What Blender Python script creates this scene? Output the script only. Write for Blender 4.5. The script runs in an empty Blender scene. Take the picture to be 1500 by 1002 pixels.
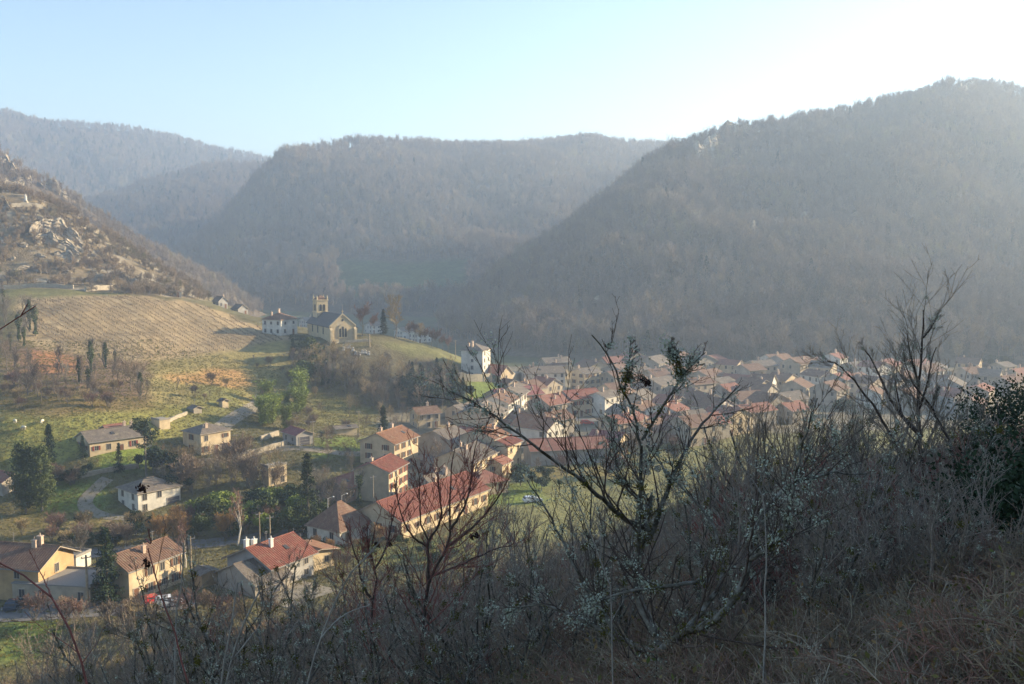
import bpy, math, random
import numpy as np
from math import radians, sin, cos, pi
# ------------------------------------------------------------------ camera, sky, sun, exposure
sc = bpy.context.scene
COL = sc.collection
W0, H0, FPX = 1500.0, 1002.0, 1458.0          # photograph size and focal length in its pixels
CAMZ, PITCH = 58.0, math.atan(145.0 / 1458.0)
cam_d = bpy.data.cameras.new('camera')
cam = bpy.data.objects.new('camera', cam_d)
COL.objects.link(cam)
cam.location = (0, 0, CAMZ)
cam.rotation_euler = (pi / 2 - PITCH, 0, 0)
cam_d.sensor_width = 36.0
cam_d.lens = FPX * 36.0 / W0
cam_d.clip_start = 0.1
cam_d.clip_end = 20000
sc.camera = cam
SUN_AZ, SUN_EL = radians(70), radians(18)      # azimuth clockwise from +Y (the view direction)
world = bpy.data.worlds.new('World')
sc.world = world
world.use_nodes = True
wn = world.node_tree
bg = wn.nodes['Background']
sky = wn.nodes.new('ShaderNodeTexSky')
sky.sky_type = 'NISHITA'
sky.sun_disc = False
sky.sun_elevation = SUN_EL
sky.sun_rotation = SUN_AZ
sky.altitude = 300
sky.air_density = 1.0
sky.dust_density = 0.25
sky.ozone_density = 1.6
wn.links.new(sky.outputs[0], bg.inputs[0])
bg.inputs[1].default_value = 0.085
sun_d = bpy.data.lights.new('sun', 'SUN')
sun_d.energy = 5.0
sun_d.angle = radians(0.5)
sun_d.color = (1.0, 0.81, 0.54)
sun = bpy.data.objects.new('sun', sun_d)
COL.objects.link(sun)
sun.location = (300, 100, 300)
SD = np.array([sin(SUN_AZ) * cos(SUN_EL), cos(SUN_AZ) * cos(SUN_EL), sin(SUN_EL)])
from mathutils import Vector
sun.rotation_euler = Vector(SD).to_track_quat('Z', 'Y').to_euler()
vs = sc.view_settings
vs.view_transform = 'Standard'
vs.look = 'None'
vs.exposure = 1.62
vs.gamma = 1.0
cy = sc.cycles
cy.max_bounces = 4
cy.diffuse_bounces = 2
cy.glossy_bounces = 1
cy.transmission_bounces = 2
cy.transparent_max_bounces = 4
cy.volume_bounces = 2
cy.use_denoising = True
HAZE_DENSITY, HAZE_G = 0.00042, 0.45

# ------------------------------------------------------------------ helpers
rng = np.random.default_rng(7)
random.seed(7)
def ray(px, py):
    a = (px - W0 / 2) / FPX
    b = (H0 / 2 - py) / FPX
    c, s = cos(PITCH), sin(PITCH)
    d = np.array([a, c + b * s, -s + b * c])
    return d / d[1]
def at(px, py, Y):
    """point on the pixel's ray at depth Y"""
    r = ray(px, py)
    return np.array([r[0] * Y, Y, CAMZ + r[2] * Y])
def project(P):
    P = np.asarray(P, float)
    c, s = cos(PITCH), sin(PITCH)
    dz = P[..., 2] - CAMZ
    f = P[..., 1] * c - dz * s
    u = P[..., 1] * s + dz * c
    f = np.where(f < 0.01, 0.01, f)
    return W0 / 2 + FPX * P[..., 0] / f, H0 / 2 - FPX * u / f
def vnoise(x, y, seed=0):
    xi = np.floor(x).astype(np.int64); yi = np.floor(y).astype(np.int64)
    fx = x - xi; fy = y - yi
    fx = fx * fx * (3 - 2 * fx); fy = fy * fy * (3 - 2 * fy)
    def h(a, b):
        n = (a * 374761393 + b * 668265263 + seed * 974711) & 0x7fffffff
        n = ((n ^ (n >> 13)) * 1274126177) & 0x7fffffff
        return ((n ^ (n >> 16)) & 0xffff) / 65535.0
    return (h(xi, yi) * (1 - fx) + h(xi + 1, yi) * fx) * (1 - fy) + (h(xi, yi + 1) * (1 - fx) + h(xi + 1, yi + 1) * fx) * fy
def fbm(x, y, seed=0, oct=4):
    t = 0; a = 1.0; n = 0
    for o in range(oct):
        t = t + a * vnoise(x * 2 ** o, y * 2 ** o, seed + o * 17); n += a; a *= 0.5
    return t / n - 0.5
# --- node materials
def mat(name, c1, c2=None, scale=2.0, rough=0.9, bump=0.0, bscale=None, rand=0.0, extra=None, detail=4, spec=0.2):
    m = bpy.data.materials.new(name)
    m.use_nodes = True
    nt = m.node_tree; N = nt.nodes; L = nt.links
    b = N['Principled BSDF']
    b.inputs['Roughness'].default_value = rough
    b.inputs['Specular IOR Level'].default_value = spec
    if c2 is None: c2 = tuple(x * 0.75 for x in c1)
    tc = N.new('ShaderNodeTexCoord')
    no = N.new('ShaderNodeTexNoise'); no.inputs['Scale'].default_value = scale; no.inputs['Detail'].default_value = detail
    no.inputs['Roughness'].default_value = 0.65
    L.new(tc.outputs['Object'], no.inputs['Vector'])
    rp = N.new('ShaderNodeValToRGB')
    rp.color_ramp.elements[0].position = 0.35; rp.color_ramp.elements[1].position = 0.65
    rp.color_ramp.elements[0].color = (*c2, 1); rp.color_ramp.elements[1].color = (*c1, 1)
    L.new(no.outputs['Fac'], rp.inputs[0])
    out = rp.outputs[0]
    if rand > 0:
        oi = N.new('ShaderNodeObjectInfo')
        mr = N.new('ShaderNodeMapRange'); mr.inputs['To Min'].default_value = 1 - rand; mr.inputs['To Max'].default_value = 1 + rand
        L.new(oi.outputs['Random'], mr.inputs['Value'])
        hs = N.new('ShaderNodeHueSaturation')
        L.new(mr.outputs[0], hs.inputs['Value']); L.new(out, hs.inputs['Color'])
        out = hs.outputs[0]
    L.new(out, b.inputs['Base Color'])
    if bump > 0:
        bn = N.new('ShaderNodeTexNoise'); bn.inputs['Scale'].default_value = bscale or scale * 4; bn.inputs['Detail'].default_value = 5
        L.new(tc.outputs['Object'], bn.inputs['Vector'])
        bp = N.new('ShaderNodeBump'); bp.inputs['Strength'].default_value = bump; bp.inputs['Distance'].default_value = 0.05
        L.new(bn.outputs['Fac'], bp.inputs['Height']); L.new(bp.outputs[0], b.inputs['Normal'])
    return m
def roof_mat(name, c1, c2, c3):
    """weathered clay tiles: ribs down the slope (local Y), courses and mottled patches"""
    m = mat(name, c1, c2, 0.55, 0.85, detail=6)
    nt = m.node_tree; N = nt.nodes; L = nt.links; b = N['Principled BSDF']
    tc = [n for n in N if n.type == 'TEX_COORD'][0]
    br = N.new('ShaderNodeTexBrick'); br.inputs['Scale'].default_value = 1.0
    br.inputs['Brick Width'].default_value = 0.24; br.inputs['Row Height'].default_value = 0.38; br.inputs['Mortar Size'].default_value = 0.03
    br.inputs['Color1'].default_value = (1, 1, 1, 1); br.inputs['Color2'].default_value = (0.55, 0.5, 0.48, 1); br.inputs['Mortar'].default_value = (0.35, 0.33, 0.32, 1)
    L.new(tc.outputs['Object'], br.inputs['Vector'])
    n2 = N.new('ShaderNodeTexNoise'); n2.inputs['Scale'].default_value = 0.9; n2.inputs['Detail'].default_value = 8
    L.new(tc.outputs['Object'], n2.inputs['Vector'])
    mx = N.new('ShaderNodeMix'); mx.data_type = 'RGBA'; mx.blend_type = 'MULTIPLY'; mx.inputs[0].default_value = 0.6
    src = b.inputs['Base Color'].links[0].from_socket
    L.new(src, mx.inputs[6]); L.new(br.outputs['Color'], mx.inputs[7])
    m2 = N.new('ShaderNodeMix'); m2.data_type = 'RGBA'; m2.inputs[7].default_value = (*c3, 1)
    rp = N.new('ShaderNodeValToRGB'); rp.color_ramp.elements[0].position = 0.55; rp.color_ramp.elements[1].position = 0.75
    L.new(n2.outputs['Fac'], rp.inputs[0]); L.new(rp.outputs[0], m2.inputs[0]); L.new(mx.outputs[2], m2.inputs[6])
    L.new(m2.outputs[2], b.inputs['Base Color'])
    bp = N.new('ShaderNodeBump'); bp.inputs['Strength'].default_value = 0.5; bp.inputs['Distance'].default_value = 0.06
    L.new(br.outputs['Fac'], bp.inputs['Height']); L.new(bp.outputs[0], b.inputs['Normal'])
    return m
MATS = {}
def plain(name, c, rough=0.6, metal=0.0):
    if name not in MATS:
        m = mat(name, c, tuple(x * 0.85 for x in c), 6.0, rough)
        m.node_tree.nodes['Principled BSDF'].inputs['Metallic'].default_value = metal
        MATS[name] = m
    return MATS[name]
# --- meshes
class MB:
    """collects vertices and faces, then links them as one mesh object"""
    def __init__(s): s.V = []; s.F = []; s.MI = []; s.n = 0
    def add(s, V, F, mi=0):
        V = np.asarray(V, float).reshape(-1, 3); F = np.asarray(F, np.int64)
        if len(F) == 0: return s
        s.V.append(V); s.F.append(F + s.n); s.MI.append(np.full(len(F), mi)); s.n += len(V)
        return s
    def box(s, x0, x1, y0, y1, z0, z1, mi=0):
        V = [(x, y, z) for z in (z0, z1) for y in (y0, y1) for x in (x0, x1)]
        return s.add(V, [(0, 2, 3, 1), (4, 5, 7, 6), (0, 1, 5, 4), (2, 6, 7, 3), (0, 4, 6, 2), (1, 3, 7, 5)], mi)
    def lathe(s, prof, n=10, c=(0, 0, 0), mi=0):
        prof = np.asarray(prof, float); k = len(prof)
        a = np.arange(n) * 2 * pi / n
        V = np.stack([prof[:, None, 0] * np.cos(a) + c[0], prof[:, None, 0] * np.sin(a) + c[1], prof[:, None, 1] + 0 * a + c[2]], -1).reshape(-1, 3)
        F = [(i * n + j, i * n + (j + 1) % n, (i + 1) * n + (j + 1) % n, (i + 1) * n + j) for i in range(k - 1) for j in range(n)]
        return s.add(V, F, mi)
    def mesh(s, name, mats, smooth=False):
        me = bpy.data.meshes.new(name)
        if s.V:
            V = np.concatenate(s.V)
            me.vertices.add(len(V)); me.vertices.foreach_set('co', V.astype(np.float32).ravel())
            ls = np.concatenate([np.full(len(f), f.shape[1]) for f in s.F])
            li = np.concatenate([f.ravel() for f in s.F])
            me.loops.add(len(li)); me.loops.foreach_set('vertex_index', li.astype(np.int32))
            me.polygons.add(len(ls))
            me.polygons.foreach_set('loop_start', np.concatenate([[0], np.cumsum(ls)[:-1]]).astype(np.int32))
            me.polygons.foreach_set('loop_total', ls.astype(np.int32))
            me.polygons.foreach_set('material_index', np.concatenate(s.MI).astype(np.int32))
            me.polygons.foreach_set('use_smooth', np.full(len(ls), bool(smooth)))
            me.update(calc_edges=True)
        for m in (mats if isinstance(mats, (list, tuple)) else [mats]): me.materials.append(m)
        return me
    def build(s, name, mats, parent=None, smooth=False):
        return link(name, s.mesh(name, mats, smooth), parent)
def link(name, me, parent=None):
    o = bpy.data.objects.new(name, me); COL.objects.link(o); o.parent = parent
    return o
def tag(o, label=None, cat=None, group=None, kind=None):
    if label: o['label'] = label
    if cat: o['category'] = cat
    if group: o['group'] = group
    if kind: o['kind'] = kind
    return o
def empty(name, loc=(0, 0, 0), rz=0.0):
    o = bpy.data.objects.new(name, None); COL.objects.link(o)
    o.location = tuple(float(v) for v in loc); o.rotation_euler = (0, 0, rz); o.empty_display_size = 0.5
    return o
def copy_tree(o, parent=None):
    c = o.copy(); COL.objects.link(c); c.parent = parent
    for ch in list(o.children): copy_tree(ch, c)
    return c
def tubes(P, R, sides=4):
    """P (n,k,3) centre lines, R (n,k) radii -> vertices, quads"""
    n, k, _ = P.shape
    T = np.gradient(P, axis=1); T /= np.linalg.norm(T, axis=2, keepdims=True) + 1e-9
    ref = np.where(np.abs(T[:, :1, 2:3]) > 0.8, np.array([1.0, 0, 0]), np.array([0, 0, 1.0]))
    A = np.cross(T, np.broadcast_to(ref, T.shape)); A /= np.linalg.norm(A, axis=2, keepdims=True) + 1e-9
    B = np.cross(T, A)
    a = np.arange(sides) * 2 * pi / sides
    V = P[:, :, None] + R[:, :, None, None] * (A[:, :, None] * np.cos(a)[None, None, :, None] + B[:, :, None] * np.sin(a)[None, None, :, None])
    idx = np.arange(n * k * sides).reshape(n, k, sides)
    q = np.stack([idx[:, :-1], np.roll(idx, -1, 2)[:, :-1], np.roll(idx, -1, 2)[:, 1:], idx[:, 1:]], -1)
    return V.reshape(-1, 3), q.reshape(-1, 4)
def kids(P, R, m, ang, lr, k, up, rg, tmin=0.25, tmax=0.98, rr=0.55, wob=0.12):
    """m child branches on each parent centre line"""
    n, kp, _ = P.shape
    t = rg.uniform(tmin, tmax, (n, m)); f = t * (kp - 1); i = np.minimum(f.astype(int), kp - 2); fr = (f - i)[..., None]
    ar = np.arange(n)[:, None]
    base = P[ar, i] * (1 - fr) + P[ar, i + 1] * fr
    rad = (R[ar, i] * (1 - fr[..., 0]) + R[ar, i + 1] * fr[..., 0])
    tan = P[ar, i + 1] - P[ar, i]; tan /= np.linalg.norm(tan, axis=2, keepdims=True) + 1e-9
    L = np.linalg.norm(np.diff(P, axis=1), axis=2).sum(1)[:, None]
    rv = rg.normal(size=(n, m, 3)); rv -= (rv * tan).sum(2, keepdims=True) * tan; rv /= np.linalg.norm(rv, axis=2, keepdims=True) + 1e-9
    a = rg.normal(ang, ang * 0.25, (n, m, 1))
    d = tan * np.cos(a) + rv * np.sin(a); d[..., 2] += up; d /= np.linalg.norm(d, axis=2, keepdims=True)
    ln = L * lr * (1.15 - 0.6 * t) * rg.uniform(0.6, 1.3, (n, m))
    s = np.linspace(0, 1, k)
    Q = base[:, :, None] + d[:, :, None] * (ln[..., None, None] * s[:, None])
    w = rg.normal(size=(n, m, k, 3)).cumsum(2) * wob * ln[..., None, None] / k; w[:, :, 0] = 0
    Q = Q + w; Q[..., 2] += up * 0.35 * ln[..., None] * s ** 2
    RR = rad[..., None] * rr * (1 - 0.65 * s)
    return Q.reshape(-1, k, 3), RR.reshape(-1, k)
def cards(C, size, rg, aspect=0.6, flat=0.0):
    """leaf-sized quads at the points C with random facing"""
    n = len(C)
    a = rg.normal(size=(n, 3)); a[:, 2] *= (1 - flat); a /= np.linalg.norm(a, axis=1, keepdims=True) + 1e-9
    b = rg.normal(size=(n, 3)); b -= (a * b).sum(1, keepdims=True) * a; b /= np.linalg.norm(b, axis=1, keepdims=True) + 1e-9
    s = np.broadcast_to(np.asarray(size), (n,))[:, None] * rg.uniform(0.6, 1.3, (n, 1))
    a = a * s; b = b * s * aspect
    V = np.stack([C - a, C - b * 0.9, C + a, C + b * 0.9], 1).reshape(-1, 3)
    return V, np.arange(4 * n).reshape(n, 4)
# ------------------------------------------------------------------ terrain
# control points (pixel x, pixel y, depth in metres) of the valley and the left hillside
CP = [(20,425,372),(200,435,385),(290,445,398),(400,488,385),(60,520,305),(200,528,312),(350,520,345),(80,545,292),(340,556,322),
      (440,560,330),(520,570,330),(540,610,312),(620,605,318),(490,500,362),(560,496,368),(640,512,374),(700,542,372),(600,540,355),
      (20,620,240),(150,610,252),(250,610,262),(330,582,290),(310,640,258),(130,662,232),(20,700,228),(300,662,245),(430,650,255),
      (500,640,268),(100,745,212),(200,752,212),(30,770,206),(0,418,390),(110,420,402),(0,285,460),(60,296,462),(100,330,458),(150,372,450),(200,402,445),
      (260,425,440),(330,455,450),(-150,420,400),(-150,260,470),(-150,600,260),(-150,720,220),(400,470,430),(440,610,300),(380,610,285)]
pts = [at(*c) for c in CP]
for (x, y) in [(-130,170),(-95,165),(-60,165),(-30,170),(0,190),(40,200),(90,210),(-30,215),(10,230),(-20,250),(20,265),(-12,290),(5,320),(40,300),(60,260),
               (110,260),(160,300),(110,340),(60,360),(20,380),(40,430),(-10,440),(110,430),(180,380),(230,430),(300,330),(280,260),(0,480),(-60,500),(-100,560),(60,520),
               (160,520),(300,520),(-160,620),(-60,620),(40,620),(200,620),(380,620),(400,400),(400,200),(-60,130),(0,130),(100,130),(-130,130)]:
    pts.append(np.array([x, y, 0.0]))
pts.append(np.array([-250.,600.,14.])); pts.append(np.array([-380.,560.,60.]))
pts = np.array(pts)
def tps_fit(P):
    X = P[:, :2] / 100.0
    D = np.linalg.norm(X[:, None] - X[None], axis=2)
    K = np.where(D > 0, D * D * np.log(D + 1e-12), 0) + np.eye(len(X)) * 0.02
    n = len(X); A = np.zeros((n + 3, n + 3)); A[:n, :n] = K; A[:n, n] = 1; A[:n, n + 1:] = X; A[n:, :n] = A[:n, n:].T
    return X, np.linalg.solve(A, np.concatenate([P[:, 2], np.zeros(3)]))
TX, TW = tps_fit(pts)
def valley(x, y):
    x = np.clip(x, -400, 400) / 100; y = np.clip(y, 125, 620) / 100
    out = TW[-3] + TW[-2] * x + TW[-1] * y
    for i in range(len(TX)):
        d2 = (x - TX[i, 0]) ** 2 + (y - TX[i, 1]) ** 2
        out = out + TW[i] * 0.5 * d2 * np.log(d2 + 1e-12)
    return out
AZT = np.array([-180,-120,-90,-60,-27,-17,-2,9.7,17,24,27,40,55,70,100,140,180.])
AZS = np.array([-.35,.10,.33,.40,.405,.39,.348,.262,.218,.185,.17,.05,-.17,-.45,-.52,-.5,-.35])
def nearslope(x, y):
    r = np.hypot(x, y); az = np.degrees(np.arctan2(x, y))
    z = 56.3 - r * np.interp(az, AZT, AZS)
    z = z + fbm(x / 9, y / 9, 3) * np.clip(r / 14, 0, 1) * 1.4 + fbm(x / 30, y / 30, 9) * np.clip(r / 60, 0, 1) * 2.5
    return np.minimum(z, 150 + 0 * z)
def ground_z(x, y):
    x = np.asarray(x, float); y = np.asarray(y, float)
    v = valley(x, y)
    hillw = np.clip((v - 3) / 20, 0, 1)
    v = np.maximum(v, -0.5) + fbm(x / 14, y / 14, 5) * (0.3 + 2.2 * hillw) + fbm(x / 4, y / 4, 6, 2) * 0.5 * hillw
    far = np.clip((np.hypot(np.maximum(np.abs(x) - 400, 0), np.maximum(y - 500, 0))) / 200, 0, 1)
    v = v * (1 - far)
    n = nearslope(x, y)
    k = 3.0
    m = np.maximum(v, n)
    return m + k * np.log1p(np.exp(-np.abs(v - n) / k)) * 0.5 * np.clip((np.hypot(x, y) - 60) / 60, 0, 1)
def spread(a, b, fine0, fine1, step, grow):
    c = list(np.arange(fine0, fine1 + 1e-6, step)); s = step
    lo = []; v = fine0
    while v > a: s *= grow; v -= s; lo.append(v)
    s = step; hi = []; v = fine1
    while v < b: s *= grow; v += s; hi.append(v)
    return np.array(lo[::-1] + c + hi)
GXs = spread(-2300, 2300, -250, 270, 2.0, 1.12)
ys = [-400, -250, -160, -100, -60, -40, -25]; y = -15.0
while y < 480: ys.append(y); y += 0.7 if y < 20 else (1.2 if y < 60 else 2.0)
s = 2.0
while y < 2800: ys.append(y); s *= 1.1; y += s
GYs = np.array(ys)
gx, gy = np.meshgrid(GXs, GYs)
GZ = ground_z(gx, gy)
def gz(x, y):
    x = np.asarray(x, float); y = np.asarray(y, float)
    i = np.clip(np.searchsorted(GXs, x) - 1, 0, len(GXs) - 2); j = np.clip(np.searchsorted(GYs, y) - 1, 0, len(GYs) - 2)
    fx = np.clip((x - GXs[i]) / (GXs[i + 1] - GXs[i]), 0, 1); fy = np.clip((y - GYs[j]) / (GYs[j + 1] - GYs[j]), 0, 1)
    return (GZ[j, i] * (1 - fx) + GZ[j, i + 1] * fx) * (1 - fy) + (GZ[j + 1, i] * (1 - fx) + GZ[j + 1, i + 1] * fx) * fy
YS = np.concatenate([np.arange(2, 140, 0.25), np.arange(140, 620, 0.5)])
def gp(px, py, ymin=125):
    """where the pixel's ray meets the ground, no nearer than ymin"""
    r = ray(px, py); Y = YS[YS >= ymin]
    zr = CAMZ + r[2] * Y; zg = gz(r[0] * Y, Y)
    hit = np.nonzero(zr <= zg)[0]
    if len(hit) == 0 or hit[0] == 0:
        i = np.argmin(np.abs(zr - zg))
    else: i = hit[0]
    return np.array([r[0] * Y[i], Y[i], zg[i]])
def on(px, Y):
    x = (px - 750) / FPX * Y * 1.005
    return np.array([x, Y, float(gz(x, Y))])
# --- ground colours (dry grass, earth, lawns ...) as a colour attribute
def inpoly(px, py, poly):
    r = np.zeros(px.shape, bool); n = len(poly)
    for i in range(n):
        x0, y0 = poly[i]; x1, y1 = poly[(i + 1) % n]
        c = ((y0 > py) != (y1 > py))
        with np.errstate(divide='ignore', invalid='ignore'):
            r ^= c & (px < (x1 - x0) * (py - y0) / (y1 - y0 + 1e-12) + x0)
    return r
gP = np.stack([gx, gy, GZ], -1)
ppx, ppy = project(gP)
jx = fbm(gx / 6, gy / 6, 21) * 26; jy = fbm(gx / 6, gy / 6, 22) * 10
qx, qy = ppx + jx, ppy + jy
colr = np.zeros(gx.shape + (3,)); colr[:] = (0.135, 0.12, 0.055)
mid = (gy > 125)
GRASS, LAWN, TAN, EARTH, BROWN = (0.28, 0.26, 0.065), (0.165, 0.21, 0.04), (0.36, 0.27, 0.15), (0.42, 0.20, 0.09), (0.21, 0.14, 0.085)
REG = [([(500,530),(1500,520),(1500,640),(760,690),(560,760)], (0.22,0.19,0.13)), ([(760,690),(880,640),(1500,625),(1500,760),(640,800)], (0.21,0.20,0.075)),
       ([(0,500),(240,520),(420,500),(420,600),(240,600),(0,600)], (0.28,0.23,0.085)),
       ([(0,500),(120,515),(215,530),(220,585),(0,592)], BROWN),
       ([(0,592),(230,590),(300,600),(250,640),(130,665),(0,700)], GRASS),
       ([(290,560),(340,556),(360,590),(300,640),(250,640)], (0.2,0.19,0.06)),
       ([(0,570),(200,580),(240,598),(60,612),(0,600)], (0.22,0.16,0.06)),
       ([(30,436),(180,431),(300,446),(432,497),(335,516),(210,530),(110,518),(30,500)], TAN),
       ([(40,515),(112,517),(112,548),(40,545)], EARTH),
       ([(232,549),(300,543),(345,541),(372,562),(340,568),(250,558)], (0.44,0.26,0.10)),
       ([(0,400),(180,415),(210,425),(170,432),(0,436)], (0.17,0.16,0.06)),
       ([(60,700),(150,705),(170,765),(20,765),(60,740)], LAWN), ([(130,640),(230,640),(230,690),(150,690)], LAWN),
       ([(0,745),(190,755),(190,775),(0,790)], (0.2,0.16,0.06)),
       ([(560,500),(690,508),(700,545),(560,520)], (0.17,0.165,0.065)), ([(640,560),(740,558),(735,600),(690,600)], LAWN),
       ([(440,570),(520,560),(560,600),(540,640),(460,620)], (0.2,0.18,0.06)),
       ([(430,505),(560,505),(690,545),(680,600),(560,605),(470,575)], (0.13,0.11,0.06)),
       ([(460,640),(560,640),(560,670),(460,670)], LAWN),
       ([(440,790),(640,790),(720,760),(720,820),(440,830)], (0.17,0.17,0.05)),
       ([(760,680),(900,680),(900,705),(760,705)], (0.24,0.2,0.07)), ([(700,720),(800,700),(800,740),(700,740)], LAWN),
       ([(0,905),(90,905),(90,960),(0,975)], LAWN)]
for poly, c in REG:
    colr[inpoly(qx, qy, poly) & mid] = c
ns = (np.hypot(gx, gy) < 118) | (nearslope(gx, gy) > valley(gx, gy) + 1.5)
ns &= ~(inpoly(qx, qy, [(0,880),(100,890),(100,965),(0,985)]) & mid)
tt = np.clip(fbm(gx / 7, gy / 7, 31) * 2.2 + 0.5, 0, 1)[..., None]
colr[ns] = (tt * np.array([0.17, 0.155, 0.065]) + (1 - tt) * np.array([0.15, 0.10, 0.07]))[ns]
blu = (gy > 470); colr[blu & (GZ < 20)] = (0.09, 0.10, 0.045)
bl = inpoly(ppx, ppy, [(-300,100),(20,220),(140,280),(230,370),(310,440),(255,436),(160,428),(-300,428)]) & (gy > 385)
colr[bl] = (0.21, 0.165, 0.10)
rk = bl & (fbm(gx / 10, (gy + GZ) / 5, 41) > 0.1); colr[rk] = (0.42, 0.37, 0.28)
for _ in range(1): colr[1:-1, 1:-1] = (colr[1:-1, 1:-1] * 2 + colr[:-2, 1:-1] + colr[2:, 1:-1] + colr[1:-1, :-2] + colr[1:-1, 2:]) / 6
def grid_mesh(name, P, col, m, smooth=True):
    h, w, _ = P.shape
    idx = np.arange(h * w).reshape(h, w)
    F = np.stack([idx[:-1, :-1], idx[:-1, 1:], idx[1:, 1:], idx[1:, :-1]], -1).reshape(-1, 4)
    me = MB().add(P.reshape(-1, 3), F).mesh(name, m, smooth)
    if col is not None:
        a = me.color_attributes.new('Col', 'FLOAT_COLOR', 'POINT')
        a.data.foreach_set('color', np.concatenate([col.reshape(-1, 3), np.ones((h * w, 1))], 1).astype(np.float32).ravel())
    return link(name, me)
def ground_mat():
    m = mat('ground_soil_grass', (1, 1, 1), (0.5, 0.48, 0.45), 0.35, 0.95, 0.9, 1.3, detail=10)
    nt = m.node_tree; N = nt.nodes; L = nt.links; b = N['Principled BSDF']
    src = b.inputs['Base Color'].links[0].from_socket
    va = N.new('ShaderNodeVertexColor'); va.layer_name = 'Col'
    mx = N.new('ShaderNodeMix'); mx.data_type = 'RGBA'; mx.blend_type = 'MULTIPLY'; mx.inputs[0].default_value = 0.85
    L.new(va.outputs[0], mx.inputs[6]); L.new(src, mx.inputs[7])
    hs = N.new('ShaderNodeHueSaturation'); tc = [n for n in N if n.type == 'TEX_COORD'][0]
    n2 = N.new('ShaderNodeTexNoise'); n2.inputs['Scale'].default_value = 0.07; n2.inputs['Detail'].default_value = 6
    L.new(tc.outputs['Object'], n2.inputs['Vector'])
    mr = N.new('ShaderNodeMapRange'); mr.inputs['To Min'].default_value = 0.6; mr.inputs['To Max'].default_value = 1.7
    L.new(n2.outputs['Fac'], mr.inputs['Value']); L.new(mr.outputs[0], hs.inputs['Value'])
    L.new(mx.outputs[2], hs.inputs['Color']); L.new(hs.outputs[0], b.inputs['Base Color'])
    [n for n in N if n.type == 'BUMP'][0].inputs['Distance'].default_value = 0.5
    return m
GM = ground_mat()
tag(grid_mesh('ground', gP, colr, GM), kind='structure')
# --- mountains: lofted from foot line to crest line and down the far side
def resample(L, n):
    L = np.array(L, float); d = np.concatenate([[0], np.cumsum(np.linalg.norm(np.diff(L[:, :2], axis=0), axis=1))])
    t = np.linspace(0, d[-1], n)
    return np.stack([np.interp(t, d, L[:, i]) for i in range(3)], -1)
def mountain(name, crest, foot, back, n, k, prof, rough, seed, col, drop=0):
    # the photographed skyline is the tree tops, so the ground line lies 'drop' pixels lower
    C = resample([at(c[0], c[1] + drop, c[2]) for c in crest], n)
    Fo = resample([(f[0], f[1], -2.0) for f in foot], n)
    B = C + np.array([back[0], back[1], 0]); B[:, 2] = -2
    C[:, 2] += fbm(np.arange(n) / 5.0, np.zeros(n), seed) * 4 * rough
    v = np.linspace(0, 1, k); pv = prof(v)
    P1 = Fo[:, None] * (1 - v[None, :, None]) + C[:, None] * v[None, :, None]
    P1[..., 2] = Fo[:, None, 2] + (C[:, None, 2] - Fo[:, None, 2]) * pv[None]
    bv = np.linspace(0, 1, k // 3)[1:]
    P2 = C[:, None] * (1 - bv[None, :, None]) + B[:, None] * bv[None, :, None]
    P2[..., 2] = C[:, None, 2] - (C[:, None, 2] + 2) * bv[None] ** 1.6
    P = np.concatenate([P1, P2], 1)
    nz = fbm(P[..., 0] / 90, P[..., 1] / 90, seed + 3, 5) * 34 * rough
    w = np.concatenate([np.sin(np.clip(v, 0, 1) * pi) ** 0.7 + 0.05 * v, np.linspace(0.1, 1, len(bv))])
    P[..., 2] += nz * w[None]
    cc = np.broadcast_to(np.array(col), P.shape).copy()
    if name == 'plateau_mountain':
        a_, b_ = project(P); cc[(np.abs(a_ - 590) < 95) & (np.abs(b_ - 408) < 26)] = (0.085, 0.115, 0.045)
    o = grid_mesh(name, P, cc, GM)
    tag(o, kind='structure')
    return P, k
def fl(px, Y): return ((px - 750) / FPX * Y, Y)
RM, RK = mountain('wooded_mountain_slope', [(615,492,700),(650,452,710),(700,422,722),(740,392,735),(800,352,750),(880,292,775),(960,232,800),(1010,209,815),(1070,190,832),(1200,171,862),(1330,146,885),(1400,121,900),(1440,124,912),(1500,134,930),(1600,165,960),(1800,235,1020),(2100,330,1100)],
    [fl(590,640),fl(640,570),fl(740,510),fl(900,476),fl(1100,455),fl(1300,452),fl(1500,452),fl(1700,470),fl(2000,520)], (60, 260), 150, 70, lambda v: 0.25 * v + 0.75 * v ** 1.15, 1.15, 11, (0.14,0.115,0.08), 8)
MMt, MK = mountain('plateau_mountain', [(170,445,1050),(225,412,1080),(262,370,1110),(300,342,1130),(340,306,1160),(380,262,1180),(405,238,1200),(432,216,1230),(470,210,1260),(520,207,1300),(600,208,1340),(700,212,1400),(800,209,1430),(870,204,1450),(960,210,1500),(1150,222,1500),(1400,240,1550)],
    [fl(160,1040),fl(250,1000),fl(300,930),fl(400,850),fl(520,800),fl(640,770),fl(800,800),fl(1000,860),fl(1300,930)], (50, 500), 110, 50, lambda v: 0.45 * v + 0.55 * np.sin(v * pi / 2) ** 1.3, 1.2, 23, (0.14,0.115,0.08), 9)
HB, HK = mountain('far_valley_hill', [(60,335,1450),(130,300,1480),(215,274,1520),(290,252,1560),(360,246,1600),(420,250,1640),(520,270,1680)],
    [fl(60,1150),fl(150,1120),fl(250,1150),fl(400,1250),fl(550,1350)], (0, 250), 70, 30, lambda v: v, 1.0, 37, (0.10,0.085,0.06))
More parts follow.
